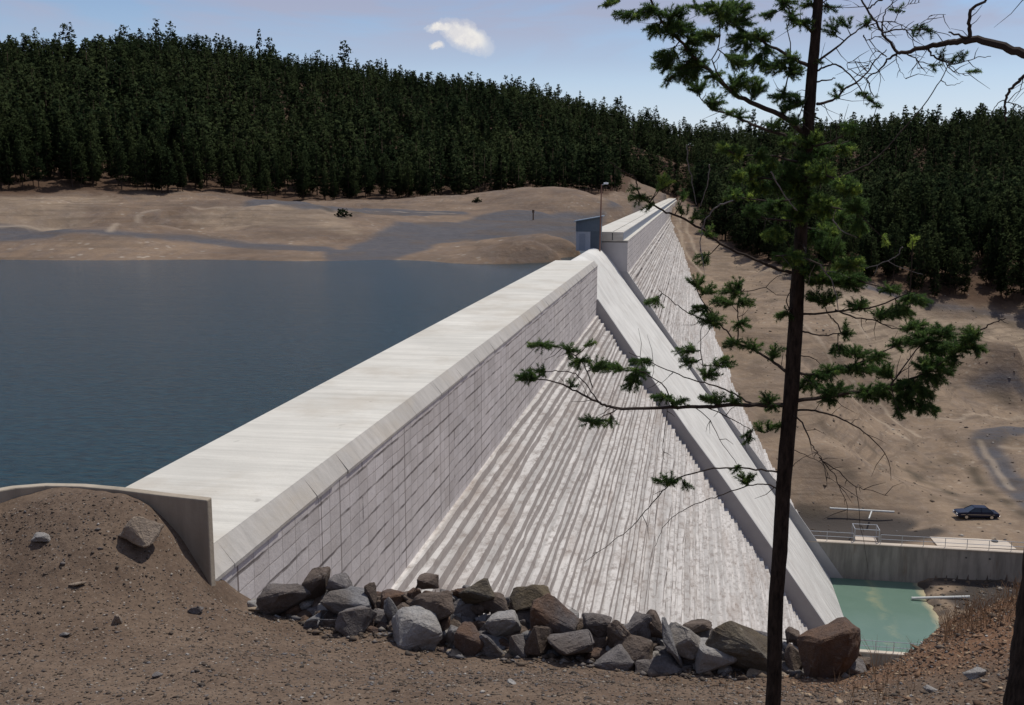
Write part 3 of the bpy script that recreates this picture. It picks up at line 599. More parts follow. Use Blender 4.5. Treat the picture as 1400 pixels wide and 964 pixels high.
# gauge house, mast, posts
hut = empty('gauge_house', (-12.62, 115.3, -6.9))
MB().box((.0, .0, .0), (1.62, 1.8, 2.15)).build('base', M['hutbase'], hut, bevel=.03)
mb = MB()
for i in range(13): mb.box((1.64+i*.085, .02, -1.4), (1.64+i*.085+.05, .10, 2.15))
mb.box((1.64, .12, -1.4), (2.74, 1.8, 2.15)).build('side_grille', M['hutdark'], hut)
mb = MB()
mb.prism([(-.02,2.152),(2.76,2.152),(2.76,3.78),(-.02,3.28)], -.02, 1.82)
for i in range(14): mb.box((.02+i*.2, -.06, 2.2), (.08+i*.2, -.018, 3.2+i*.036))
mb.build('upper_wall', M['hutdark'], hut)
MB().prism([(-.25,3.24),(3.0,3.83),(3.0,3.93),(-.25,3.34)], -.35, 2.1).build('roof', M['hutroof'], hut, bevel=.01)
MB().box((.35, -.03, .1), (1.05, -.002, 1.9)).build('door', plain('door_grey', (.27, .30, .34), .5), hut)
tag(hut, 'small slate blue hut with a pale sloping roof at the start of the raised crest', 'hut')
ma = empty('mast', (*atY(820, 338, 114.6)[:2], -7.4)); topz = atY(826, 252, 114.6)[2]+7.4
MB().tube([(0, 0, 0), (.05, 0, topz*.5), (.1, 0, topz)], [.09, .08, .06], 8).build('pole', M['rustpole'], ma)
MB().tube([(.1, 0, topz-.1), (.55, -.1, topz+.08)], .04, 6).build('arm', M['galv'], ma); MB().box((.35, -.3, topz), (.85, .1, topz+.2)).build('lamp_head', M['white'], ma, bevel=.04)
tag(ma, 'tall rusty red lamp mast with a white head beside the hut', 'lamp mast')
p = hit(729, 302, 100)
po = empty('marker_post', (p[0], p[1], float(H(p[0], p[1])[0]))); MB().tube([(0, 0, -.2), (0, 0, 1.5)], [.12, .10], 8).build('post', M['wood'], po); MB().box((-.18, -.04, 1.1), (.18, .04, 1.55)).build('marker_board', M['wood'], po)
tag(po, 'short dark marker post standing alone on the grey gravel lot', 'post')

# ------------------------------------------------------------------ car (a dark saloon, front to the left)
def car():
    root = empty('parked_car', (35.6, 129.2, 0)); root.location.z = float(H(35.6, 129.2)[0])-.02; root.rotation_euler = (0, 0, math.radians(186))
    L = 5.0; hw = .88
    st = [(-2.5,.42,.62,.80),(-2.44,.30,.80,.86),(-2.0,.25,.86,.88),(-1.3,.24,.90,.885),(-.7,.24,.94,.885),(.9,.24,.95,.885),(1.5,.24,.92,.885),(2.2,.26,.86,.87),(2.44,.32,.78,.84),(2.5,.42,.60,.78)]
    v = []; f = []
    for x, z0, z1, w_ in st:
        v += [(x,-w_*.9,z0),(x,-w_,z0+.15),(x,-w_,z0+(z1-z0)*.62),(x,-w_*.94,z1-.03),(x,-w_*.7,z1),(x,w_*.7,z1),(x,w_*.94,z1-.03),(x,w_,z0+(z1-z0)*.62),(x,w_,z0+.15),(x,w_*.9,z0)]
    for i in range(len(st)-1):
        for k in range(10): f.append((i*10+k, i*10+(k+1) % 10, i*10+10+(k+1) % 10, i*10+10+k))
    f.append(tuple(range(9, -1, -1))); f.append(tuple(90+k for k in range(10)))
    link_mesh('body', v, f, M['carpaint'], root)
    # cabin: glass house with painted roof
    cb = [(-1.75,.90),(-1.15,1.36),(.35,1.40),(1.15,.93)]
    gv = []; 
    for (x, z), w_ in zip(cb, (.76, .60, .60, .76)): gv += [(x,-w_,z),(x,w_,z)]
    link_mesh('windows', gv, [(0,1,3,2),(2,3,5,4),(4,5,7,6),(0,2,4,6),(7,5,3,1)], M['glass'], root)
    MB().add([(-1.2,-.61,1.355),(-1.2,.61,1.355),(.4,.61,1.40),(.4,-.61,1.40),(-1.1,-.55,1.42),(-1.1,.55,1.42),(.3,.55,1.45),(.3,-.55,1.45)],[(0,1,2,3),(7,6,5,4),(0,4,5,1),(1,5,6,2),(2,6,7,3),(3,7,4,0)]).build('roof', M['carpaint'], root)
    for sy in (-1, 1):
        for a_, b_ in (((-1.78, sy*.77, .9), (-1.17, sy*.61, 1.37)), ((-.35, sy*.785, .93), (-.33, sy*.62, 1.38)), ((1.17, sy*.77, .93), (.37, sy*.61, 1.41))): MB().tube([a_, b_], .04, 5).build('window_pillar', M['carpaint'], root)
    for x in (-1.55, 1.45):
        for sy in (-1, 1):
            wh = MB().tube([(x, sy*.72, .32), (x, sy*.91, .32)], .32, 18).build('wheel', M['rubber'], root); MB().tube([(x, sy*.90, .32), (x, sy*.925, .32)], .19, 14).build('rim', M['chrome'], wh)
    for x, m_, nm in ((2.48, M['white'], 'headlight'), (-2.49, M['lamp_red'], 'tail_light')):
        for sy in (-1, 1): MB().box((x-.05, sy*.55-.18, .55), (x+.05, sy*.55+.18, .70)).build(nm, m_, root)
    for x in (2.5, -2.5): MB().box((x-.07, -.84, .38), (x+.07, .84, .50)).build('bumper', M['chrome'], root, bevel=.03)
    MB().box((-1.9, .885, .60), (2.1, .9, .64)).build('side_trim', M['chrome'], root)
    tag(root, 'dark navy saloon car parked side-on on the bare earth terrace', 'car')
car()
#PART2
# ------------------------------------------------------------------ riprap boulders and stones
def rock_mat(name, c1, c2, c3):
    def f(t, p):
        o = objc(t); rnd = t.n('ShaderNodeObjectInfo').outputs['Random']
        ov = t.vmath('ADD', o, t.n('ShaderNodeCombineXYZ', {0: t.math('MULTIPLY', rnd, 40), 1: rnd, 2: rnd}).outputs[0]).outputs[0]
        n1 = t.noise(ov, 2.4, 6, .65, .7); n2 = t.noise(ov, 14, 5, .7); n3 = t.noise(ov, 1.1, 3)
        c = t.mix(t.ramp(n1, [(.38, 0), (.6, 1)]), c1, c2); c = t.mix(t.ramp(n3, [(.5, 0), (.64, .8)]), c, c3)
        c = t.mix(t.ramp(n2, [(.45, 0), (.75, .55)]), c, tuple(x*.45 for x in c1))
        c = t.mix(t.ramp(t.noise(ov, 6, 5, .7), [(.62, 0), (.74, .5)]), c, (.36, .34, .31))
        n4 = t.noise(ov, 34, 4, .7); c = t.mix(t.ramp(n4, [(.4, 0), (.7, .35)]), c, tuple(x*.35 for x in c1)); bump(t, p, t.math('ADD', t.math('ADD', n2, n1), t.math('MULTIPLY', n4, .4)), .9, .05); return c
    return mat(name, f, .85, .3)
RM = {'grey': rock_mat('grey_basalt', (.13, .117, .113), (.195, .175, .165), (.11, .085, .068)), 'blue': rock_mat('bluish_grey_rock', (.150, .145, .147), (.235, .225, .220), (.135, .108, .085)),
      'brown': rock_mat('brown_rock', (.105, .075, .056), (.165, .125, .097), (.065, .048, .038)), 'rust': rock_mat('rust_stained_rock', (.135, .075, .043), (.095, .064, .05), (.10, .097, .10)),
      'tan': rock_mat('tan_rock', (.38, .295, .205), (.31, .245, .185), (.24, .19, .15)), 'pale': rock_mat('pale_grey_rock', (.36, .345, .325), (.29, .27, .25), (.22, .19, .16)),
      'olive': rock_mat('olive_brown_rock', (.12, .09, .05), (.09, .07, .05), (.15, .135, .11))}
def rock_mesh(seed, dims, sub=3):
    r_ = random.Random(seed); bm = bmesh.new()
    for _ in range(11):
        v = Vector((r_.gauss(0, 1), r_.gauss(0, 1), r_.gauss(0, 1))).normalized()
        v = Vector(tuple(math.copysign(abs(c)**.72, c) for c in v))*r_.uniform(.86, 1.06); bm.verts.new(v)
    bmesh.ops.convex_hull(bm, input=bm.verts)
    bmesh.ops.delete(bm, geom=[v for v in bm.verts if not v.link_faces], context='VERTS')
    bmesh.ops.bevel(bm, geom=list(bm.edges), offset=.07, segments=1, profile=.5, affect='EDGES')
    bmesh.ops.triangulate(bm, faces=bm.faces)
    bmesh.ops.subdivide_edges(bm, edges=bm.edges, cuts=sub, use_grid_fill=True)
    P = np.array([v.co[:] for v in bm.verts]); bm.normal_update(); N = np.array([v.normal[:] for v in bm.verts])
    q = seed*3.3
    d = fbm(P[:, 0]+P[:, 2]*.8+q, P[:, 1]-P[:, 2]*.6, 1.7, 4, seed)*.10+fbm(P[:, 0]-P[:, 2]+q, P[:, 1]+P[:, 2], 6, 3, seed+5)*.035
    P = (P+N*d[:, None]); ext = P.max(0)-P.min(0); P = (P-(P.max(0)+P.min(0))/2)/ext*np.array(dims)
    for v, p in zip(bm.verts, P): v.co = p
    me = bpy.data.meshes.new('boulder'); bm.to_mesh(me); bm.free(); return me
def place_rock(u, v, w_, h_, Y, mt, seed, label, cat='boulder', name='boulder', group=None, roll=None):
    c = atY(u, v, Y); s = Y/1400*1.02; me = rock_mesh(seed, (w_*s, (w_*.55+h_*.45)*s, h_*s)); me.materials.append(RM[mt])
    o = bpy.data.objects.new(name, me); COL.objects.link(o); o.location = c
    o.rotation_euler = (random.Random(seed).uniform(-.15, .15), roll if roll is not None else random.Random(seed+1).uniform(-.2, .2), 0)
    return tag(o, label, cat, group)
def v_edge(u): return np.interp(u, [330, 350, 450, 600, 750, 900, 1000, 1150, 1200], [832, 838, 876, 905, 919, 930, 936, 934, 934])
def y_edge(u): return np.interp(u, [330, 450, 600, 750, 1150], [13.0, 12.4, 11.9, 11.9, 11.8])
RK = [(355,834,34,14,'tan','small flat tan stone at the left foot of the boulder pile'),(392,818,70,40,'grey','wide dark grey boulder at the left end of the pile'),
 (432,797,32,44,'brown','dark brown upright boulder, highest at the left end of the pile'),(467,800,38,30,'grey','blunt grey boulder on top of the left part of the pile'),
 (478,822,68,28,'blue','long blue-grey boulder below the two highest boulders on the left'),(450,834,42,22,'pale','pinkish pale rock wedged beneath the long blue-grey boulder'),
 (441,852,56,24,'blue','flat light blue boulder lying on the gravel at the left of the pile'),(487,850,48,40,'grey','brown-grey block with a dark underside beside the flat light blue boulder'),
 (508,816,22,34,'brown','narrow brown slab leaning in the left part of the pile'),(538,836,34,32,'blue','small blue-grey block left of the big light grey boulder'),
 (568,862,80,48,'pale','large light grey and tan boulder at the front of the pile'),(596,830,60,44,'brown','broad brown boulder behind the large light grey one'),
 (582,802,44,32,'brown','pointed dark brown boulder standing against the steps at the top of the pile'),(621,870,32,30,'blue','small light grey angular rock left of a rusty one'),
 (643,876,42,44,'rust','rusty brown angular boulder at the front edge of the gravel'),(636,901,54,14,'tan','flat tan slab lying on the gravel in front of the pile'),
 (655,808,50,36,'olive','olive brown boulder on the crest of the pile'),(672,826,54,26,'brown','dark brown boulder under the olive one'),
 (690,850,50,34,'pale','squarish pale grey block in the middle of the pile'),(728,816,60,30,'olive','long brown boulder on the crest right of the olive one'),
 (757,842,60,56,'rust','big dark rusty boulder at the right shoulder of the high part'),(675,884,40,38,'blue','blue-grey block near the gravel below the pale square one'),
 (704,882,36,40,'grey','grey block beside the blue-grey one at the front'),(735,876,34,46,'brown','upright brown block at the front centre'),
 (779,886,62,42,'grey','broad purplish grey boulder at the front right of centre'),(815,852,40,30,'grey','grey block at the step down of the pile crest'),
 (848,864,40,40,'brown','dark boulder with a gap under it right of centre'),(874,856,44,38,'grey','rounded grey boulder on the low crest'),
 (894,852,32,34,'brown','brownish block behind the leaning dark slab'),(840,902,56,30,'grey','low grey rock half sunk in gravel right of centre'),
 (866,892,52,34,'brown','low brown rock beside the leaning dark slab'),(918,880,13,74,'blue','thin dark slab leaning steeply to the left'),
 (936,880,52,46,'pale','pale whitish boulder right of the leaning slab'),(953,857,38,20,'brown','small dark rock on the low crest above the pale boulder'),
 (1012,882,94,60,'olive','large olive brown boulder left of the tree trunk'),(980,898,66,34,'pale','light grey flat-topped rock in front of the olive brown boulder'),
 (991,917,20,18,'pale','little white rock at the gravel edge near the tree'),(1046,906,34,26,'blue','small blue-white rock just left of the trunk'),
 (1080,874,28,26,'brown','small brown rock behind the trunk'),(1086,900,26,34,'brown','dark upright rock right of the trunk'),
 (1133,889,76,84,'rust','biggest boulder, rust and grey, standing in front of the green pool'),(1163,915,42,24,'grey','grey rock at the right foot of the biggest boulder'),
 (900,914,60,24,'grey','low grey rock under the foot of the leaning slab'),(1045,924,60,16,'tan','flat tan stone on the gravel at the foot of the trunk')]
for i, (u, v, w_, h_, mt, lab) in enumerate(RK):
    Y = y_edge(u)+.22+.012*max(0, v_edge(u)-v-h_*.45); 
    o = place_rock(u, v, w_*1.1, h_*1.12, Y, mt, 100+i, lab, group='boulders of the riprap pile', roll=-.32 if w_ == 13 else (.0 if w_ > 76 else None))
tu = [350,390,425,480,520,560,600,650,700,740,775,800,870,920,960,1010,1060,1095,1110,1165,1178]; tv = [815,802,790,795,812,795,800,796,812,812,822,847,844,852,856,858,866,872,862,858,905]
r3 = random.Random(5); k = 0
for u in range(358, 1174, 14):
    top = np.interp(u, tu, tv)+9; bot = v_edge(u)-4; v = top+r3.uniform(0, 6)
    while v < bot:
        s = r3.choice([14, 18, 22, 28, 34, 38])*r3.uniform(.9, 1.1); Y = y_edge(u)+.20+.0125*max(0, v_edge(u)-v)
        place_rock(u+r3.uniform(-6, 6), v+s*.25, s*1.3, s*1.0, Y, r3.choice(['grey', 'grey', 'brown', 'blue', 'brown', 'rust', 'pale']), 300+k, 'smaller angular rock filling the gaps between the named boulders of the pile', group='filler rocks of the riprap pile'); k += 1
        v += s*.55+r3.uniform(1, 5)
def ground_rock(u, v, w_, h_, mt, seed, label, cat='stone', name='stone', sink=.3):
    d = ray(u, v); dh = math.hypot(d[0], d[1]); rs = np.linspace(7, 24, 800); kk = rs/dh; z = H(d[0]*kk, d[1]*kk); i = np.where(z > d[2]*kk)[0]; i = i[0] if len(i) else 400
    Y = d[1]*kk[i]; o = place_rock(u, v-h_*(.5-sink), w_, h_, Y-.02, mt, seed, label, cat, name); return o
ground_rock(193, 738, 58, 46, 'tan', 901, 'large tan block sticking out of the mound beside the concrete end wall', 'boulder', 'boulder', .22)
for i, a in enumerate([(58,736,32,10,'pale','flat pale stone high on the left mound'),(160,852,14,20,'tan','small yellowish stone standing on the left slope'),(268,836,22,14,'grey','grey stone near the foot of the end wall'),
        (105,800,26,6,'tan','thin tan stone lying on the left slope'),(90,868,18,7,'pale','small pale stone low on the left slope'),(1333,925,28,18,'pale','rounded pale stone on the reddish mound at the right'),
        (1275,945,22,9,'pale','flat pale chip of stone near the bottom right corner'),(215,925,16,7,'grey','grey stone low on the left foreground slope'),(700,935,14,7,'pale','tiny white stone in the middle foreground')]):
    ground_rock(a[0], a[1], a[2], a[3], a[4], 910+i, a[5])

# loose gravel, clods and chips: one mass
def gravel(name, n, label, sizes, colf, sel, flat=.6, elong=1.3, seed=1):
    r = np.random.default_rng(seed); n = int(n*1.35); az = r.uniform(math.radians(-50), math.radians(46), n*3); rad = np.sqrt(r.uniform(36, 260, n*3)); x = rad*np.sin(az); y = rad*np.cos(az)
    m = (y < 13.35) & sel(x, y); x = x[m][:n]; y = y[m][:n]; n = len(x); z = H(x, y)
    s = sizes(r, n); base = np.array([(1,0,0),(0,1,0),(-1,0,0),(0,-1,0),(0,0,1),(0,0,-1)], float)
    P = base[None]*s[:, None, None]*r.uniform(.65, 1.25, (n, 6, 1)); P[:, :, 0] *= elong; P[:, :, 2] *= flat; P += r.normal(0, .12, P.shape)*s[:, None, None]
    a = r.uniform(0, 6.28, n); ca, sa = np.cos(a)[:, None], np.sin(a)[:, None]; X = P[:, :, 0]*ca-P[:, :, 1]*sa; Yy = P[:, :, 0]*sa+P[:, :, 1]*ca
    V = np.stack([X+x[:, None], Yy+y[:, None], P[:, :, 2]+(z+s*flat*.35)[:, None]], 2).reshape(-1, 3)
    f = np.array([(0,1,4),(1,2,4),(2,3,4),(3,0,4),(1,0,5),(2,1,5),(3,2,5),(0,3,5)]); F = (f[None]+np.arange(n)[:, None, None]*6).reshape(-1, 3)
    o = link_mesh(name, V, F, colf, None); at = o.data.attributes.new('tint', 'FLOAT', 'POINT'); at.data.foreach_set('value', np.repeat(r.random(n), 6).astype(np.float32))
    return tag(o, label, name.replace('_', ' '), kind='stuff')
def tint_mat(name, stops, rough=.85):
    def f(t, p):
        c = t.ramp(t.attr('tint').outputs['Fac'], stops, 'LINEAR'); n = t.noise(t.n('ShaderNodeNewGeometry').outputs['Position'], 60, 3); return t.mix(t.math('MULTIPLY', n, .5), c, (.05, .04, .03))
    return mat(name, f, rough, .2)
gm = tint_mat('loose_stones', [(0, (.06, .05, .042)), (.4, (.11, .082, .062)), (.66, (.19, .14, .095)), (.86, (.15, .145, .15)), (.95, (.30, .26, .21)), (1, (.46, .43, .39))])
gravel('gravel', 46000, 'loose brown and grey gravel strewn over the foreground slope', lambda r, n: np.clip(r.lognormal(-4.8, .52, n), .004, .055), gm, lambda x, y: x < 99, seed=3)
cmat = tint_mat('bark_chips', [(0, (.085, .045, .026)), (.5, (.19, .105, .058)), (.85, (.27, .165, .095)), (1, (.45, .34, .22))])
gravel('bark_chips', 16000, 'reddish brown bark chips and litter covering the right-hand mound', lambda r, n: np.clip(r.lognormal(-4.35, .5, n), .006, .06), cmat, lambda x, y: x+fbm(x, y, .7, 3, 61)*1.2 > 2.3 - 2.6*np.random.default_rng(2).random(len(x))**3, flat=.3, elong=2.0, seed=5)
def pile_rubble():
    r = np.random.default_rng(19); n = 2400; u = r.uniform(345, 1180, n); k_ = r.random(n)**1.1; V = []; base = np.array([(1,0,0),(0,1,0),(-1,0,0),(0,-1,0),(0,0,1),(0,0,-1)], float)
    for i in range(n):
        Y = y_edge(u[i])+r.normal(.10, .12)+k_[i]*1.3; d = ray(u[i], 880); x = d[0]*Y/d[1]; s = float(np.clip(r.lognormal(-3.85, .55), .008, .08)); z = float(H(x, Y)[0]); V.append(base*s*r.uniform(.6, 1.3, (6, 1))*np.array([1.2, 1, .7])+r.normal(0, .15, (6, 3))*s+np.array([x, Y, z+s*.3]))
    V = np.concatenate(V); f = np.array([(0,1,4),(1,2,4),(2,3,4),(3,0,4),(1,0,5),(2,1,5),(3,2,5),(0,3,5)]); F = (f[None]+np.arange(n)[:, None, None]*6).reshape(-1, 3)
    o = link_mesh('broken_stone', V, F, gm); at = o.data.attributes.new('tint', 'FLOAT', 'POINT'); at.data.foreach_set('value', np.repeat(.1+.85*r.random(n), 6).astype(np.float32)); tag(o, 'fine broken stone and soil filling the foot and gaps of the boulder pile', 'broken stone', kind='stuff')
pile_rubble()
# rubble beside the pool
def rubble():
    r = np.random.default_rng(9); n = 1500; x = r.uniform(26.3, 60, n); y = r.uniform(96, 117, n); z = H(x, y); s = np.clip(r.lognormal(-1.9, .55, n), .06, .6)
    base = np.array([(1,0,0),(0,1,0),(-1,0,0),(0,-1,0),(0,0,1),(0,0,-1)], float); P = base[None]*s[:, None, None]*r.uniform(.6, 1.3, (n, 6, 1)); P[:, :, 2] *= .6
    V = (P+np.stack([x, y, z], 1)[:, None]).reshape(-1, 3); f = np.array([(0,1,4),(1,2,4),(2,3,4),(3,0,4),(1,0,5),(2,1,5),(3,2,5),(0,3,5)]); F = (f[None]+np.arange(n)[:, None, None]*6).reshape(-1, 3)
    o = link_mesh('rubble', V, F, gm); at = o.data.attributes.new('tint', 'FLOAT', 'POINT'); at.data.foreach_set('value', np.repeat(r.random(n), 6).astype(np.float32)); tag(o, 'broken rock rubble spread between the green pool and the concrete wall', 'rubble', kind='stuff')
    n = 2600; x = r.uniform(12, 120, n); y = r.uniform(121, 300, n); z = H(x, y); m = z < -12; x, y, z = x[m], y[m], z[m]; n = len(x); s = np.clip(r.lognormal(-1.9, .45, n), .07, .4)
    P = base[None]*s[:, None, None]*r.uniform(.6, 1.3, (n, 6, 1)); P[:, :, 2] *= .6; V = (P+np.stack([x, y, z], 1)[:, None]).reshape(-1, 3); F = (f[None]+np.arange(n)[:, None, None]*6).reshape(-1, 3)
    o = link_mesh('scattered_stones', V, F, gm); at = o.data.attributes.new('tint', 'FLOAT', 'POINT'); at.data.foreach_set('value', np.repeat(r.random(n), 6).astype(np.float32)); tag(o, 'stones scattered over the bare bank and terrace downstream of the dam', 'stones', kind='stuff')
rubble()

# ------------------------------------------------------------------ conifer forest
def set_n(o, nv):
    at = o.data.attributes.new('cn', 'FLOAT_VECTOR', 'POINT'); at.data.foreach_set('vector', nv.astype(np.float32).ravel())
def conifer(seed, h, R, nb, per, size, trunk_k, bare):
    r = np.random.default_rng(seed); T = []; 
    t_ = np.sort(r.uniform(bare, .985, nb)); 
    shape = lambda t: (np.minimum(1, (t-bare)/.16+.35))*(1-(t-bare)/(1-bare))**.62*.95+.10
    C = []; Nn = []
    for t in t_:
        a = r.uniform(0, 6.28); L = R*shape(t)*r.uniform(.55, 1.15); m = max(2, int(per*L/R+1))
        for k in range(m):
            s = r.uniform(.15, 1)**.7*L; C.append((math.cos(a)*s+r.normal(0, .14*R*.5), math.sin(a)*s+r.normal(0, .14*R*.5), t*h-s*.12+r.normal(0, .18)+s*s*.05)); Nn.append(size*r.uniform(.6, 1.25))
    C = np.array(C); S = np.array(Nn); n = len(C)
    d1 = r.normal(0, 1, (n, 3)); d1[:, 2] *= .8; d1 /= np.linalg.norm(d1, axis=1)[:, None]; d2 = r.normal(0, 1, (n, 3)); d2 -= d1*(d1*d2).sum(1)[:, None]; d2 /= np.linalg.norm(d2, axis=1)[:, None]
    V = np.stack([C+d1*S[:, None], C-d1*S[:, None]*.7+d2*S[:, None]*.6, C-d1*S[:, None]*.5-d2*S[:, None]*.65], 1).reshape(-1, 3); F = np.arange(n*3).reshape(-1, 3)
    tr = MB(); tr.tube([(0, 0, -.6), (.05, 0, h*.35), (0, .05, h*.97)], [h*.012, h*.008, .02], trunk_k)
    ax = C-np.array([0, 0, h*.42])[None]*1.0; ax[:, 2] = (C[:, 2]-h*.42)/h*R*1.4+R*.25; ax = ax/np.linalg.norm(ax, axis=1)[:, None]; ax += r.normal(0, .30, ax.shape); ax /= np.linalg.norm(ax, axis=1)[:, None]
    return V, F, np.repeat(r.random(n), 3), tr, np.repeat(ax, 3, 0)
def add_transl(m, k):
    nt = m.node_tree; p = next(n for n in nt.nodes if n.type == 'BSDF_PRINCIPLED'); o = next(n for n in nt.nodes if n.type == 'OUTPUT_MATERIAL'); tr = nt.nodes.new('ShaderNodeBsdfTranslucent'); mx = nt.nodes.new('ShaderNodeMixShader'); mx.inputs[0].default_value = k
    src = p.inputs['Base Color'].links[0].from_socket; nt.links.new(src, tr.inputs[0]); nt.links.new(p.outputs[0], mx.inputs[1]); nt.links.new(tr.outputs[0], mx.inputs[2]); nt.links.new(mx.outputs[0], o.inputs[0]); return m
def needle_mat(name, lo, hi, use_obj):
    def f(t, p):
        r_ = t.n('ShaderNodeObjectInfo').outputs['Random'] if use_obj else t.attr('tree').outputs['Fac']; tn = t.attr('tint').outputs['Fac']
        c = t.mix(r_, lo, hi); c = t.mix(t.math('MULTIPLY', tn, .35), c, tuple(x*1.5 for x in hi))
        nn = t.attr('cn').outputs['Vector']
        if use_obj: nn = t.n('ShaderNodeVectorTransform', {0: nn}, vector_type='NORMAL', convert_from='OBJECT', convert_to='WORLD').outputs[0]
        nn = t.vmath('NORMALIZE', nn).outputs[0]; t.t.links.new(nn, p.inputs['Normal']); return c
    return add_transl(mat(name, f, 1.0, .0), .25)
M['crown'] = needle_mat('pine_foliage', (.011, .019, .010), (.034, .046, .020), True); M['crown_mass'] = needle_mat('pine_foliage_mass', (.010, .018, .010), (.033, .045, .020), False)
M['bark'] = plain('pine_bark', (.055, .038, .028), .95, 0, .35, 6)
protos = []
for i in range(9):
    h = 12.5; V, F, tn, tr, nv = conifer(50+i, h, [2.2, 2.7, 1.8, 3.1, 2.4, 2.0, 2.8, 3.2, 1.6][i], 170, 14, .27, 6, [.12, .16, .06, .2, .1, .05, .18, .13, .1][i])
    root = empty('pine_tree', (0, 0, 0)); c = link_mesh('crown', V, F, M['crown'], root); at = c.data.attributes.new('tint', 'FLOAT', 'POINT'); at.data.foreach_set('value', tn.astype(np.float32)); set_n(c, nv); k_ = tr.build('trunk', M['bark'], root)
    protos.append((root, c, k_))
rf = np.random.default_rng(11); cand = []
for R0, R1, sp in ((200, 420, 4.3), (420, 860, 5.2)):
    A0, A1 = math.radians(-47), math.radians(30)
    xs = np.arange(-R1*.75, R1*.6, sp); ys = np.arange(90, R1, sp); gx, gy = np.meshgrid(xs, ys); gx = gx.ravel()+rf.uniform(-.8, .8, gx.size)*sp; gy = gy.ravel()+rf.uniform(-.8, .8, gy.size)*sp
    rr = np.hypot(gx, gy); az = azim(gx, gy); m = (rr > R0) & (rr < R1) & (az > A0) & (az < A1); cand.append(np.stack([gx[m], gy[m]], 1))
cand = np.concatenate(cand); x, y = cand.T; rr = np.hypot(x, y); az = azim(x, y)
ridge_az = np.array(sorted((azim(*atR(u, v, R)[:2]), R) for u, v, R in RIDGE)); rid = np.interp(az, ridge_az[:, 0], ridge_az[:, 1])
keep = (rr > forest_edge(x, y)+fbm(x, y, .06, 3, 71)*7+1) & (rr < rid+45) & (rf.random(len(x)) < (.90+.5*fbm(x, y, .022, 3, 91))*np.where(rr > rid-30, .62, 1))
road_up = [hit(848, 244, 200), hit(880, 262, 200)]
for u, v, rad in [(100, 116, 9), (128, 116, 6), (305, 97, 7), (247, 122, 5), (860, 250, 16), (872, 262, 16), (852, 240, 10)]:
    px, py = hit(u, v, 200); keep &= np.hypot(x-px, (y-py)) > rad
keep &= ~((np.abs(x+9) < 9) & (y < 538)) ; x, y, rr, az = x[keep], y[keep], rr[keep], az[keep]; z = H(x, y)
rid = rid[keep]; hgt = (7.5+9.5*rf.random(len(x))**.8)*(1+.28*fbm(x, y, .02, 3, 95))*np.where((rr > rid-40) & (rf.random(len(x)) < .12), 1.45, 1)*np.where(rf.random(len(x)) < .1, 1.2, 1)*np.where(rr < forest_edge(x, y)+12, .88, 1)
dep = -x*math.sin(YAW)+y*math.cos(YAW); uu = 700+1400*(x*math.cos(YAW)+y*math.sin(YAW))/dep
inview = (uu > -15) & (uu < 1415); order = np.argsort(np.where(inview, rr, rr+5000)); ind = order[:298]; rest = order[298:]
print('trees', len(x), 'nearest', rr[ind].max())
for n_, i in enumerate(ind):
    root, c, k_ = protos[n_ % 9]
    if n_ >= 9:
        r2 = root.copy(); COL.objects.link(r2); c2 = c.copy(); COL.objects.link(c2); c2.parent = r2; k2 = k_.copy(); COL.objects.link(k2); k2.parent = r2; root = r2
    s = hgt[i]/12.5; root.location = (x[i], y[i], z[i]); root.scale = (s*rf.uniform(.85, 1.2), s*rf.uniform(.85, 1.2), s); root.rotation_euler = (0, 0, rf.uniform(0, 6.28))
    if uu[i] < 905: tag(root, 'dark green pine in the front rows of the forest above the far left shore', 'pine tree', 'pines along the left shore forest edge')
    else: tag(root, 'dark pine in the front rows of the shaded forest on the right valley side', 'pine tree', 'pines along the right forest edge')
mp = [conifer(80+i, 12.5, [2.3, 2.8, 1.9, 3.1, 2.5, 2.1, 1.7][i], 80, 7, .42, 3, [.12, .2, .08, .22, .15, .1, .18][i]) for i in range(7)]
Vs, Fs, Ts, Rs, Ns = [], [], [], [], []; vo = 0; tv_, tf_ = [], []; to = 0; pk = rf.integers(0, 7, len(rest)); rot = rf.uniform(0, 6.28, len(rest)); sw = rf.uniform(.75, 1.45, len(rest))
for q, i in enumerate(rest):
    V, F, tn, tr, nv = mp[pk[q]]; s = hgt[i]/12.5; ca, sa = math.cos(rot[q]), math.sin(rot[q])
    W = np.stack([(V[:, 0]*ca-V[:, 1]*sa)*s*sw[q]+x[i], (V[:, 0]*sa+V[:, 1]*ca)*s*sw[q]+y[i], V[:, 2]*s+z[i]], 1); Vs.append(W); Fs.append(F+vo); vo += len(V); Ns.append(np.stack([nv[:, 0]*ca-nv[:, 1]*sa, nv[:, 0]*sa+nv[:, 1]*ca, nv[:, 2]], 1)); Ts.append(tn); Rs.append(np.full(len(V), np.clip(.5+.9*fbm(x[i], y[i], .03, 2, 97)+rf.normal(0, .28), 0, 1)))
    tb = [(x[i]+a*.17*s, y[i]+b_*.17*s, z[i]-.5) for a, b_ in ((1, 0), (-.5, .87), (-.5, -.87))]+[(x[i], y[i], z[i]+12*s)]; tv_ += tb; tf_ += [(to, to+1, to+3), (to+1, to+2, to+3), (to+2, to, to+3)]; to += 4
fo = link_mesh('forest', np.concatenate(Vs+[np.array(tv_)]), np.concatenate(Fs+[np.array(tf_)+vo]), None, mats=[M['crown_mass'], M['bark']], fm=np.r_[np.zeros(vo//3), np.ones(len(tf_))])
for an, arr in (('tint', np.concatenate(Ts+[np.zeros(to)])), ('tree', np.concatenate(Rs+[np.zeros(to)]))):
    at = fo.data.attributes.new(an, 'FLOAT', 'POINT'); at.data.foreach_set('value', arr.astype(np.float32))
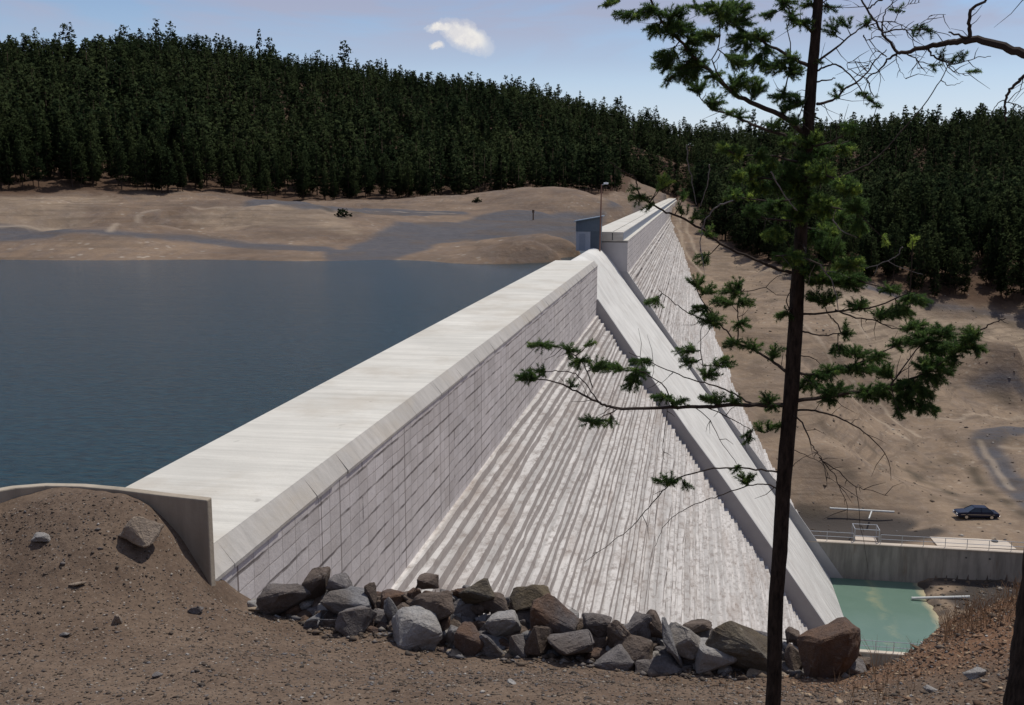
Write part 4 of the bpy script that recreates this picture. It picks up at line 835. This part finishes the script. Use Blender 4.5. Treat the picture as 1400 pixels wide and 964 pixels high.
set_n(fo, np.concatenate(Ns+[np.tile([0, 0, 1.0], (to, 1))]))
tag(fo, 'dense dark pine forest covering the hills behind the reservoir and the dam', 'forest', kind='stuff')
def odd_tree(u, v, hgt_, mt, seed, label, cat, R=2.0, nb=80, bare=.1, name='pine_tree', r0=200):
    px, py = hit(u, v, r0); root = empty(name, (px, py, float(H(px, py)[0]))); V, F, tn, tr, nv = conifer(seed, hgt_, R, nb, 7, .42, 6, bare)
    if nb > 5: c = link_mesh('crown', V, F, mt, root); at = c.data.attributes.new('tint', 'FLOAT', 'POINT'); at.data.foreach_set('value', tn.astype(np.float32)); set_n(c, nv)
    else:
        rs = random.Random(seed)
        for k in range(26): zz = rs.uniform(.35, .95)*hgt_; a = rs.uniform(0, 6.28); L = (1-zz/hgt_)*2.4+.4; tr.tube([(0, 0, zz), (math.cos(a)*L, math.sin(a)*L, zz+.3*L)], [.05, .015], 4)
    tr.build('trunk', M['bark'] if nb > 5 else M['deadwood'], root); return tag(root, label, cat)
M['deadwood'] = plain('bleached_dead_wood', (.20, .18, .165), .9, 0, .25, 6)
M['rustcrown'] = needle_mat('rust_brown_foliage', (.10, .045, .022), (.13, .06, .03), True)
odd_tree(740, 197, 13, M['rustcrown'], 201, 'rust brown dying pine standing out in the middle of the green hillside', 'dead pine')
odd_tree(398, 103, 12, None, 202, 'bare grey dead tree on the skyline of the left hill', 'dead tree', nb=3)
odd_tree(380, 102, 15, M['crown'], 203, 'thin pine on the skyline just left of the bare dead tree', 'pine tree', R=1.6, bare=.35)
for i, (u, v) in enumerate([(468, 296), (652, 277)]):
    px, py = hit(u, v, 100); V, F, tn, tr, nv = conifer(220+i, 1.1, 1.5, 40, 5, .28, 3, .05); root = empty('shrub', (px, py, float(H(px, py)[0]))); c = link_mesh('foliage', V, F, M['crown'], root); set_n(c, nv); tr.build('stem', M['bark'], root)
    tag(root, ['low green bush on the edge of the bare far bank', 'small bush at the forest edge above the grey gravel lot'][i], 'bush')
sn = empty('tree_stump', (*hit(835, 262, 200), 0)); sn.location.z = float(H(sn.location.x, sn.location.y)[0]); MB().tube([(0, 0, -.5), (.1, 0, 3), (0, .1, 6.2)], [.55, .5, .42], 9).build('trunk', plain('orange_bark', (.28, .16, .10), .9, 0, .3, 3), sn)
tag(sn, 'orange-brown bare trunk standing beside the dirt track behind the mast', 'tree trunk')

# ------------------------------------------------------------------ foreground trees (surveyed at about 8 m)
def bark_f(t, p):
    o = objc(t); n = t.noise(t.scaled(o, (9, 9, 2.5)), 3, 6, .7); bump(t, p, n, .9, .02); return t.mix(t.ramp(n, [(.35, 0), (.65, 1)]), (.016, .012, .010), (.060, .043, .033))
M['hbark'] = mat('rough_dark_bark', bark_f, .95, .1)
def twig_f(t, p): return t.mix(t.noise(objc(t), 9, 4), (.028, .021, .018), (.075, .058, .048))
M['twig'] = mat('twig_bark', twig_f, .9, .1)
M['greytwig'] = plain('grey_dead_twig', (.17, .155, .15), .9, 0, .2, 20)
def hneed(name, a, b_, c):
    def f(t, p):
        tn = t.attr('tint').outputs['Fac']; p.inputs['Subsurface Weight'].default_value = 0
        return t.ramp(tn, [(0, a), (.75, b_), (1, c)])
    return add_transl(mat(name, f, .6, .2), .5)
M['needle'] = hneed('fir_needles', (.040, .088, .026), (.115, .190, .050), (.42, .54, .10))
M['needlebrown'] = hneed('dead_needles', (.09, .04, .02), (.13, .06, .03), (.16, .09, .05))
D0 = 8.2
class Tree:
    def __init__(s, root): s.root = root; s.br = []
    def branch(s, pts, r0=.02, r1=.004, dy=0.0, y0=None, m='twig', side=6, seed=None):
        rs = random.Random(seed if seed is not None else len(s.br)*7+3); P = []; y0 = D0 if y0 is None else y0; n = len(pts)
        L = [0]
        for a, b_ in zip(pts[:-1], pts[1:]): L.append(L[-1]+math.hypot(b_[0]-a[0], b_[1]-a[1]))
        for (u, v), l in zip(pts, L): P.append(atY(u, v, y0+dy*(l/L[-1])))
        # Catmull-Rom smoothing
        Q = []; 
        for i in range(n-1):
            p0, p1, p2, p3 = P[max(i-1, 0)], P[i], P[i+1], P[min(i+2, n-1)]
            for k in range(4): t = k/4; Q.append(.5*((2*p1)+(-p0+p2)*t+(2*p0-5*p1+4*p2-p3)*t*t+(-p0+3*p1-3*p2+p3)*t**3))
        Q.append(P[-1]); Q = np.array(Q); Q[1:-1] += np.array([[rs.gauss(0, .0035) for _ in range(3)] for _ in range(len(Q)-2)])
        mb = MB(); N = len(Q); mb.tube(Q, [r0+(r1-r0)*(i/(N-1))**.8 for i in range(N)], 6)
        for k in range(side):                    # small bare side twigs
            i = rs.randint(1, N-2); d = Q[i+1]-Q[i-1]; d /= np.linalg.norm(d)+1e-9; sd_ = np.array([rs.gauss(0, 1) for _ in range(3)]); sd_ -= d*sd_.dot(d); sd_ /= np.linalg.norm(sd_); ln = rs.uniform(.05, .22)
            q1 = Q[i]+(d*.5+sd_)*ln*.5; q2 = q1+(d*.7+sd_*.7+np.array([0, 0, rs.uniform(-.3, .2)]))*ln*.6; mb.tube([Q[i], q1, q2], [.0035, .0026, .0012], 4)
        s.br.append(dict(Q=Q, mb=mb, m=m, need=[], stems=[])); return len(s.br)-1
    def blob(s, u, v, ru, rv, bi=None, dens=1.0, light=.0, brown=False):
        best = None
        for i, b_ in enumerate(s.br):
            if bi is not None and i != bi: continue
            if b_['m'] == 'greytwig' and bi is None: continue
            Q = b_['Q']; pr = proj_uv(Q); d = np.hypot(pr[:, 0]-u, pr[:, 1]-v); j = int(d.argmin())
            if best is None or d[j] < best[0]: best = (d[j], i, j)
        _, i, j = best; b_ = s.br[i]; q = b_['Q'][j]; Y = q[1]; r = random.Random(int(u*13+v*7)); s_px = Y/1400.0
        n = max(3, int(ru*rv*math.pi/23*dens)); c0 = atY(u, v, Y+r.uniform(-.06, .06)); 
        if np.linalg.norm(c0-q) > .03: mid = (q+c0)/2+np.array([0, r.uniform(-.03, .03), -.01]); b_['mb'].tube([q, mid, c0], [.006, .004, .003], 4)
        for k in range(n):
            a = r.uniform(0, 6.28); rad = math.sqrt(r.random()); dx = math.cos(a)*rad; dz = math.sin(a)*rad; dyy = r.uniform(-1, 1)*math.sqrt(max(.05, 1-rad*rad))
            c = atY(u+dx*ru*.85, v-dz*rv*.8, Y+dyy*max(ru, rv)*s_px*.75)
            out = (c-q); ol = np.linalg.norm(out); out = out/ol if ol > .01 else np.array([1.0, 0, 0])
            dr = out*1.0+np.array([dx*.7+r.gauss(0, .35), r.gauss(0, .5), dz*.25+r.gauss(0, .16)]); dr /= np.linalg.norm(dr); ln = r.uniform(.055, .115)
            b_['stems'].append((c-dr*ln*.6, c+dr*ln*.4)); b_['need'].append((c-dr*ln*.6, dr, ln, min(1, max(0, r.random()*.7+light)), brown))
    def finish(s):
        rg = np.random.default_rng(77)
        for b_ in s.br:
            for a, c in b_['stems']: b_['mb'].tube([a, c], [.0022, .0012], 3, cap=False)
            o = b_['mb'].build('branch', M[b_['m']], s.root)
            if not b_['need']: continue
            V = []; T = []
            for a, dr, ln, tn, br in b_['need']:
                n = int(ln*1150); t = rg.uniform(0, 1.0, n); ax = rg.normal(0, 1, (n, 3)); ax -= dr*(ax@dr)[:, None]; ax /= np.linalg.norm(ax, axis=1)[:, None]
                base = a+dr*(t*ln)[:, None]; nd = ax*.82+dr*rg.uniform(.3, .9, (n, 1)); nd /= np.linalg.norm(nd, axis=1)[:, None]; L = rg.uniform(.018, .032, (n, 1)); sdv = np.cross(nd, rg.normal(0, 1, (n, 3))); sdv /= np.linalg.norm(sdv, axis=1)[:, None]
                V.append(np.stack([base-sdv*.0018, base+sdv*.0018, base+nd*L], 1)); T.append(np.clip(tn+rg.normal(0, .12, n), 0, 1).repeat(3))
            V = np.concatenate(V).reshape(-1, 3); T = np.concatenate(T); no = link_mesh('needles', V, np.arange(len(V)).reshape(-1, 3), M['needlebrown'] if b_['need'][0][4] else M['needle'], o)
            at = no.data.attributes.new('tint', 'FLOAT', 'POINT'); at.data.foreach_set('value', T.astype(np.float32))
def proj_uv(Q):
    d = Q@cF; return np.stack([700+F_PX*(Q@cR)/d, 482-F_PX*(Q@cU)/d], 1)
def trunk_mesh(root, pts, Y, m, seed):
    P = [atY(u, v, Y) for u, v, w_ in pts]; W = [w_*Y/1400/2 for _, _, w_ in pts]; n = 90
    tt = np.linspace(0, len(P)-1, n); Q = np.stack([np.interp(tt, range(len(P)), [p[k] for p in P]) for k in range(3)], 1); Wn = np.interp(tt, range(len(P)), W)
    Q[:, 0] += fbm(Q[:, 2], Q[:, 2]*0, 1.2, 3, seed)*.012; K = 20; a = np.linspace(0, 2*np.pi, K, endpoint=False)
    rad = Wn[:, None]*(1+.10*fbm(np.cos(a)[None]*1.5+Q[:, 2:3]*2.2, np.sin(a)[None]*1.5+Q[:, 2:3]*3.1, 2.0, 4, seed+3)+.05*fbm(a[None]*4+Q[:, 2:3]*0, Q[:, 2:3]*22+a[None]*0, 1, 2, seed+8))
    V = np.stack([Q[:, :1]+rad*np.cos(a)[None], Q[:, 1:2]+rad*np.sin(a)[None], np.repeat(Q[:, 2:3], K, 1)], 2).reshape(-1, 3)
    i = np.arange(n-1)[:, None]*K; j = np.arange(K)[None]; F = np.stack([i+j, i+(j+1) % K, i+K+(j+1) % K, i+K+j], 2).reshape(-1, 4); return link_mesh('trunk', V, F, m, root, True)
t1 = Tree(empty('young_fir', tuple(map(float, [0, 0, 0])))); 
trunk_mesh(t1.root, [(1051,1030,22),(1056,964,21),(1062,820,20.5),(1070,690,20),(1078,590,20),(1087,470,19.5),(1091,390,18),(1097,300,16),(1103,215,15),(1106,160,14.5),(1112,90,13.5),(1119,0,12),(1126,-100,11),(1132,-220,7),(1136,-320,3)], D0, M['hbark'], 5)
B = t1.branch
# upper left limbs
B([(1099,182),(1068,158),(1026,139),(998,124),(970,96),(948,77),(929,56),(906,30),(889,0),(880,-25)], .022, .006, -.5)
B([(1092,200),(1073,186),(1043,176),(1021,167),(996,155),(974,150),(957,133)], .017, .004, .5)
B([(1106,90),(1077,76),(1056,64),(1043,58),(1019,45),(990,24),(953,10)], .015, .004, .35)
B([(1112,46),(1088,26),(1077,13),(1066,-5)], .012, .004, -.3)
B([(1070,132),(1078,100),(1080,60),(1075,32)], .006, .003, .1, side=2)
B([(1000,125),(975,88),(983,60),(983,15)], .006, .003, -.2, D0-.35)
B([(1110,120),(1095,150),(1086,182)], .006, .003, -.2)
# upper right
B([(1114,86),(1143,66),(1164,47),(1181,35),(1192,30)], .011, .003, .3)
B([(1115,98),(1126,92),(1139,88),(1152,94),(1171,111),(1178,124),(1190,137),(1201,146)], .009, .003, -.2, side=3)
B([(1117,112),(1130,110),(1142,107)], .007, .004, .1, side=0)
B([(1117,142),(1138,137),(1158,120),(1181,105),(1196,84),(1212,68)], .012, .004, .4, side=8)
B([(1116,10),(1128,2),(1140,-8)], .008, .003, .2)
# long straight bare one to the right
B([(1145,243),(1180,228),(1205,210),(1222,191),(1260,148),(1286,109),(1299,86),(1318,68)], .007, .003, .5, side=0)
B([(1286,109),(1294,115),(1305,116),(1317,111)], .004, .0015, .0, D0+.35, side=0)
# middle, dense
for pts, dy in [([(1102,225),(1060,215),(1010,212)],-.7),([(1101,250),(1050,245),(1005,240)],-.5),([(1098,270),(1050,275),(1000,268)],.4),([(1096,300),(1055,300),(1024,291)],-.6),([(1102,225),(1130,205),(1160,193)],.4),([(1100,250),(1130,240),(1158,256)],-.6),
                ([(1098,280),(1135,283),(1172,288)],-.5),([(1096,310),(1125,315),(1150,305)],.5),([(1090,350),(1125,362),(1160,361)],-.6),([(1088,375),(1125,385),(1160,381),(1216,396)],-.3),([(1100,200),(1135,195),(1165,176)],-.3),([(1094,330),(1100,345),(1060,350)],-.6)]:
    B(pts, .011, .004, dy)
B([(1081,373),(1060,366),(1039,358),(1008,344),(978,329),(958,312),(929,297),(905,287),(887,277),(874,265),(870,250),(868,243),(850,233),(834,222)], .013, .003, -.9, side=3)
B([(939,198),(941,218),(944,240),(952,280)], .005, .003, .1, D0-.6, 'greytwig', 0); B([(970,225),(969,240),(966,256),(958,282)], .005, .003, .1, D0-.6, 'greytwig', 0)
B([(1002,274),(985,280),(972,291),(963,305),(958,325),(957,348)], .006, .003, .1, D0-.8, 'greytwig', 1); B([(1054,235),(1065,255),(1078,275),(1090,288)], .006, .003, .1, D0-.7, 'greytwig', 1); B([(1138,300),(1150,315),(1172,325)], .005, .003, .0, D0-.5, 'greytwig', 0)
B([(1122,362),(1134,380),(1142,400),(1146,425)], .006, .003, .0, D0-.4, 'greytwig', 1)
B([(1234,338),(1226,350),(1214,356),(1184,367)], .005, .003, .1, D0-.3, 'greytwig', 2); B([(1214,356),(1230,366),(1262,375)], .004, .002, .1, D0-.3, 'greytwig', 0)
B([(1090,430),(1147,426),(1199,418),(1244,400)], .010, .004, -.4)
B([(1088,450),(1105,455),(1125,459),(1151,456)], .009, .004, -.1, side=0); B([(1151,456),(1142,440),(1132,430)], .006, .003, .0, side=0)
B([(1142,424),(1170,434),(1199,439),(1218,448),(1240,450)], .008, .003, .3)
i_r = B([(1084,549),(1125,543),(1181,534),(1218,527),(1248,517),(1274,504),(1304,484),(1341,452),(1360,441),(1375,435)], .018, .003, -.7)
B([(1086,508),(1117,512),(1150,505),(1190,490),(1226,471)], .012, .004, .5); B([(1218,527),(1230,510),(1262,470),(1300,456)], .007, .003, .2, D0-.4)
B([(1086,562),(1105,560),(1125,564),(1148,572),(1170,583),(1190,598),(1207,616),(1216,635),(1218,657)], .010, .002, .5, side=6)
B([(1083,566),(1096,578),(1106,601),(1116,618),(1125,631),(1130,657)], .008, .002, -.4, side=4)
B([(1125,631),(1147,645),(1170,665),(1192,671),(1214,678)], .005, .002, .1, D0-.3, side=5); B([(1120,625),(1140,648),(1147,665),(1158,690),(1158,712)], .005, .0015, .1, D0-.3, side=5); B([(1170,665),(1177,720),(1187,783)], .003, .001, .1, D0-.2, side=1)
B([(1080,612),(1100,622),(1125,635),(1135,655)], .004, .0015, .2, side=3); B([(1080,640),(1098,625),(1120,617)], .004, .0015, .3, side=2)
B([(1090,486),(1110,489),(1127,504)], .005, .002, .2, side=1); B([(1084,430),(1076,412),(1080,395),(1086,385)], .005, .003, -.3, side=0)
# left lower limbs
i_l1 = B([(1076,510),(1064,500),(1050,490),(1030,478),(1009,469),(996,455),(983,443),(970,425),(953,397)], .014, .004, .3)
B([(983,443),(965,440),(953,433),(940,428),(927,418),(914,408),(901,397)], .006, .003, .2, D0+.2, side=3)
B([(1009,469),(1010,440),(1008,415),(1018,395)], .006, .003, -.1, D0+.15); B([(1009,400),(1040,395),(1064,378),(1090,370)], .004, .002, .1, D0-.3, side=2)
i_l2 = B([(1074,553),(1050,554),(1014,554),(975,556),(937,557),(895,558),(850,559),(834,556),(819,551),(800,541),(783,533),(765,524),(742,519)], .021, .005, -.6, side=10)
B([(819,551),(809,536),(797,520),(783,510),(765,507),(745,508)], .006, .003, .1, D0-.5, side=2); B([(810,530),(805,512),(796,496),(778,480),(760,474),(742,472)], .005, .003, .2, D0-.5, side=2)
B([(845,559),(829,567),(809,577)], .006, .003, -.2, D0-.45, side=1); B([(922,556),(912,535),(901,522),(881,510),(860,503)], .007, .003, .3, D0-.3, side=3)
B([(1030,553),(1009,541),(985,530),(963,523),(935,515),(906,503),(880,491),(860,482)], .009, .003, .5, D0-.05, side=4); B([(963,523),(960,500),(958,460),(961,440)], .005, .002, .2, D0+.25, side=4)
B([(1067,646),(1040,642),(1009,639),(975,641),(937,650),(920,658),(906,672),(890,690),(875,708),(860,725),(838,740),(800,768)], .009, .002, -.5, side=3)
B([(1065,668),(1050,663),(1035,662),(1010,668),(989,676),(965,684),(937,696),(920,707),(906,722),(895,748)], .007, .002, -.2, side=2)
B([(950,557),(970,575),(989,608),(1007,634)], .004, .002, -.3, D0-.2, side=3); B([(912,558),(909,590),(906,612),(909,629)], .003, .0015, -.1, D0-.25, side=3); B([(968,558),(1000,572),(1022,585),(1045,592)], .005, .002, .2, D0-.2, side=4)
UL = [(859,21,22,8),(833,3,13,6),(893,15,16,12),(895,41,14,9),(925,39,25,18),(912,76,19,10),(906,88,14,10),(914,110,8,5),(936,100,22,16),(951,88,18,14),(953,118,15,10),(978,140,13,13),(955,54,18,11),(983,15,22,14),(1008,10,20,12),(991,30,16,11),(1016,28,16,12),
 (953,10,14,8),(923,18,18,9),(1017,58,24,20),(1043,49,14,9),(1008,84,18,12),(1034,86,14,11),(1058,92,18,12),(1077,81,14,12),(1086,98,14,12),(1034,120,17,13),(1013,111,17,11),(1002,122,14,9),(1068,131,17,9),(1086,139,14,10),(1056,169,11,7),(1077,146,13,9),(1013,158,10,7),(998,156,9,6),
 (1073,4,14,8),(1083,24,11,10),(1099,32,13,7),(1103,4,10,6),(970,49,14,10),(946,71,13,10),(980,105,14,9),(1046,72,12,9),(1088,165,10,7),(1050,20,10,6)]
for b_ in UL: t1.blob(*b_, dens=1.5, light=.08)
for b_ in [(1154,30,17,5),(1184,32,12,6),(1136,39,11,11),(1136,11,12,6),(1190,137,9,6),(1180,128,6,5),(1199,146,7,4),(1142,130,4,9),(1117,85,6,5),(1148,118,5,6)]: t1.blob(*b_, light=.0)
MID = [(993,204,11,8),(1010,210,9,8),(1039,213,10,8),(1080,192,14,8),(1097,216,14,10),(1031,233,12,9),(1007,240,10,9),(1039,256,16,11),(1002,268,14,8),(1080,236,20,16),(1121,236,22,18),(1156,256,18,13),(1170,283,16,13),(1103,271,20,15),(1126,283,22,18),(1089,294,20,14),(1060,283,20,12),(1028,291,14,9),
 (1109,323,20,14),(1080,352,22,12),(1103,367,20,12),(1161,361,22,11),(1155,381,26,11),(1126,381,22,14),(1147,300,20,14),(1109,193,20,11),(1150,203,20,9),(1164,176,13,8),(1060,320,18,10),(1135,340,22,14),(1060,255,18,12),(1090,255,20,14),(1120,210,20,12),(1130,318,16,12),(1055,225,14,10),(1175,310,12,10)]
for b_ in MID: t1.blob(*b_, dens=1.7, light=.2 if random.random() < .4 else .0)
for b_ in [(993,203,7,6),(1011,210,6,5),(1008,241,7,7),(1039,214,5,5),(1097,216,5,5),(1040,255,9,6),(1060,250,6,5),(1165,262,8,6),(1106,270,6,5),(1147,297,5,4),(1030,245,7,5),(1028,268,8,5),(1211,329,4,2),(1248,330,3,2),(1123,325,6,5),(909,248,11,6),(900,255,5,4)]: t1.blob(*b_, dens=1.4, light=.55)  # sunlit tufts, the sun put into a brighter yellow-green needle tint
for b_ in [(961,355,9,10),(973,318,13,7),(952,294,8,8),(874,270,14,8),(888,284,8,6),(866,258,4,4),(935,268,8,5),(935,286,10,5)]: t1.blob(*b_, light=.1)
RT = [(1252,411,22,10),(1229,426,22,10),(1207,430,16,8),(1173,418,16,8),(1158,452,6,14),(1162,385,25,13),(1218,396,14,6),(1125,407,25,10),(1252,448,22,10),(1226,471,13,10),(1259,467,22,14),(1289,456,22,12),(1326,459,18,11),(1311,474,22,12),(1282,478,22,14),(1336,478,9,8),(1267,500,20,12),(1289,504,18,10),
 (1304,490,10,8),(1274,519,20,10),(1255,538,25,10),(1233,549,12,13),(1270,560,18,7),(1229,562,7,10),(1252,553,17,8),(1106,527,22,10),(1143,534,25,12),(1188,538,22,12),(1211,534,20,13),(1136,508,25,9),(1173,504,25,10),(1199,489,18,11),(1170,482,22,8),(1147,478,14,6),(1207,508,18,11),(1117,516,16,8),(1072,431,10,6),(1132,549,10,8),(1244,527,24,11)]
for b_ in RT: t1.blob(*b_, dens=1.6)
LF = [(953,384,12,8),(968,397,12,8),(999,397,16,10),(989,413,18,8),(973,438,20,12),(1019,413,12,8),(958,423,14,8),(1004,469,14,9),(1014,443,12,9),(1030,474,14,8),(1060,482,12,8),(1009,387,6,8),(896,412,14,7),(721,515,16,9),(737,509,9,7),(742,472,22,7),(778,479,12,9),(793,495,14,9),(783,525,7,5),(819,500,16,8),
 (834,503,19,9),(870,510,18,9),(875,495,20,7),(865,525,14,11),(809,577,22,7),(837,577,8,5),(906,544,16,6),(927,549,16,8),(978,546,22,8),(1004,546,12,7),(1050,546,16,8),(1055,556,12,6),(937,479,16,8),(942,495,12,8),(968,510,17,11),(989,495,16,9),(911,657,20,7),(937,665,8,5),(1019,654,13,9),(1009,642,8,5),(1060,582,14,6),(1022,598,9,9),(1040,585,9,5),(805,470,6,5)]
for b_ in LF: t1.blob(*b_, dens=1.4, light=.05)
t1.finish(); tag(t1.root, 'slender young fir with a bare dark trunk and sparse ragged branches in the right foreground', 'fir tree')
# dead-looking old pine at the right edge
D1 = 7.2; t2 = Tree(empty('old_pine', (0, 0, 0)))
trunk_mesh(t2.root, [(1409,1060,78),(1413,964,74),(1438,780,72),(1462,560,68),(1490,300,62),(1512,90,56),(1530,-120,48),(1545,-350,38),(1555,-700,24)], D1, M['hbark'], 9)
B2 = t2.branch
B2([(1508,110),(1450,88),(1400,73),(1372,64),(1336,54),(1310,57),(1290,60),(1271,64),(1250,69),(1229,73)], .036, .012, .5, D1)
B2([(1229,73),(1218,60),(1207,47),(1197,30),(1186,13),(1175,-4)], .011, .006, .1, D1+.5); B2([(1186,13),(1195,6),(1207,0)], .007, .004, 0, D1+.55, side=1)
B2([(1229,73),(1216,79),(1207,90),(1196,100),(1186,107),(1188,115),(1190,122),(1193,133)], .009, .003, .1, D1+.5, side=4)
B2([(1326,52),(1325,35),(1326,15),(1338,7),(1351,-2)], .014, .008, -.1, D1+.33, side=3); B2([(1323,52),(1310,48),(1297,44)], .009, .005, 0, D1+.33, side=0)
B2([(1207,46),(1206,30),(1212,14),(1225,-2)], .006, .003, .1, D1+.5); B2([(1207,45),(1225,41),(1240,40),(1256,40),(1275,42),(1300,50)], .006, .002, -.1, D1+.5, side=9)
B2([(1190,34),(1205,29),(1220,30),(1235,36),(1250,42)], .004, .002, 0, D1+.5, side=6); B2([(1256,40),(1262,30),(1275,22),(1293,20)], .003, .0015, 0, D1+.45, side=4); B2([(1223,30),(1232,12),(1245,6),(1258,3)], .003, .0015, 0, D1+.5, side=5)
B2([(1269,66),(1275,75),(1282,81),(1294,84),(1306,88),(1320,83),(1336,79),(1355,77)], .008, .002, -.2, D1+.42, side=9); B2([(1292,84),(1300,95),(1316,101),(1330,96)], .004, .0015, 0, D1+.4, side=4)
B2([(1240,74),(1255,82),(1268,87),(1280,92)], .005, .002, .1, D1+.45, side=5); B2([(1225,74),(1227,90),(1233,100),(1240,108)], .003, .001, 0, D1+.5, side=4); B2([(1247,45),(1250,70),(1254,85),(1258,99)], .003, .001, 0, D1+.48, side=5)
B2([(1212,78),(1200,70),(1190,80),(1188,95)], .004, .0015, .1, D1+.5, side=4); B2([(1186,107),(1170,100),(1157,90),(1165,83),(1190,88)], .004, .0015, .1, D1+.52, side=4); B2([(1181,48),(1185,55),(1200,50),(1215,60)], .005, .002, 0, D1+.5, side=4)
B2([(1440,92),(1400,104),(1392,112),(1381,123),(1377,131),(1374,139),(1374,150),(1375,166)], .013, .006, .2, D1+.1, side=3); B2([(1374,139),(1368,139),(1358,150),(1352,172)], .004, .002, 0, D1+.3, side=0); B2([(1374,140),(1388,142),(1402,149)], .004, .002, 0, D1+.3, side=1)
B2([(1410,4),(1395,-3),(1380,-10)], .008, .004, 0, D1, side=1)
for b_ in [(1258,40,14,5),(1291,77,7,5),(1276,90,6,6),(1316,77,9,5),(1327,98,8,4),(1228,13,9,4),(1270,44,8,4),(1303,82,5,3)]: t2.blob(*b_, dens=.8)
t2.finish(); tag(t2.root, 'thick old pine at the right edge with a mostly bare overhanging branch', 'pine tree')
# dry stalks and grass on the right mound and by the trunk
def stalks():
    r = random.Random(4); mb = MB()
    for u0, u1, v0, v1, n, h_ in ((1290,1400,822,850,420,.16),(1140,1260,905,960,120,.12),(900,1100,940,964,60,.10),(1195,1215,880,925,14,.34)):
        for _ in range(n):
            u = r.uniform(u0, u1); v = r.uniform(v0, v1); d = ray(u, v); dh = math.hypot(d[0], d[1]); R = r.uniform(8.5, 12.2) if v0 > 850 else r.uniform(10.6, 11.9); x_, y_ = d[0]*R/dh, d[1]*R/dh; z_ = float(H(x_, y_)[0]); L = h_*r.uniform(.5, 1.5); a = r.uniform(0, 6.28)
            mb.tube([(x_, y_, z_-.01), (x_+math.cos(a)*L*.15, y_+math.sin(a)*L*.15, z_+L*.6), (x_+math.cos(a)*L*.45, y_+math.sin(a)*L*.45, z_+L)], [.0028, .002, .0008], 3, cap=False)
    o = mb.build('dry_grass', plain('dry_straw', (.26, .16, .085), .9, 0, .3, 5)); tag(o, 'dry reddish grass stalks growing on the right-hand mound', 'dry grass', kind='stuff')
stalks()
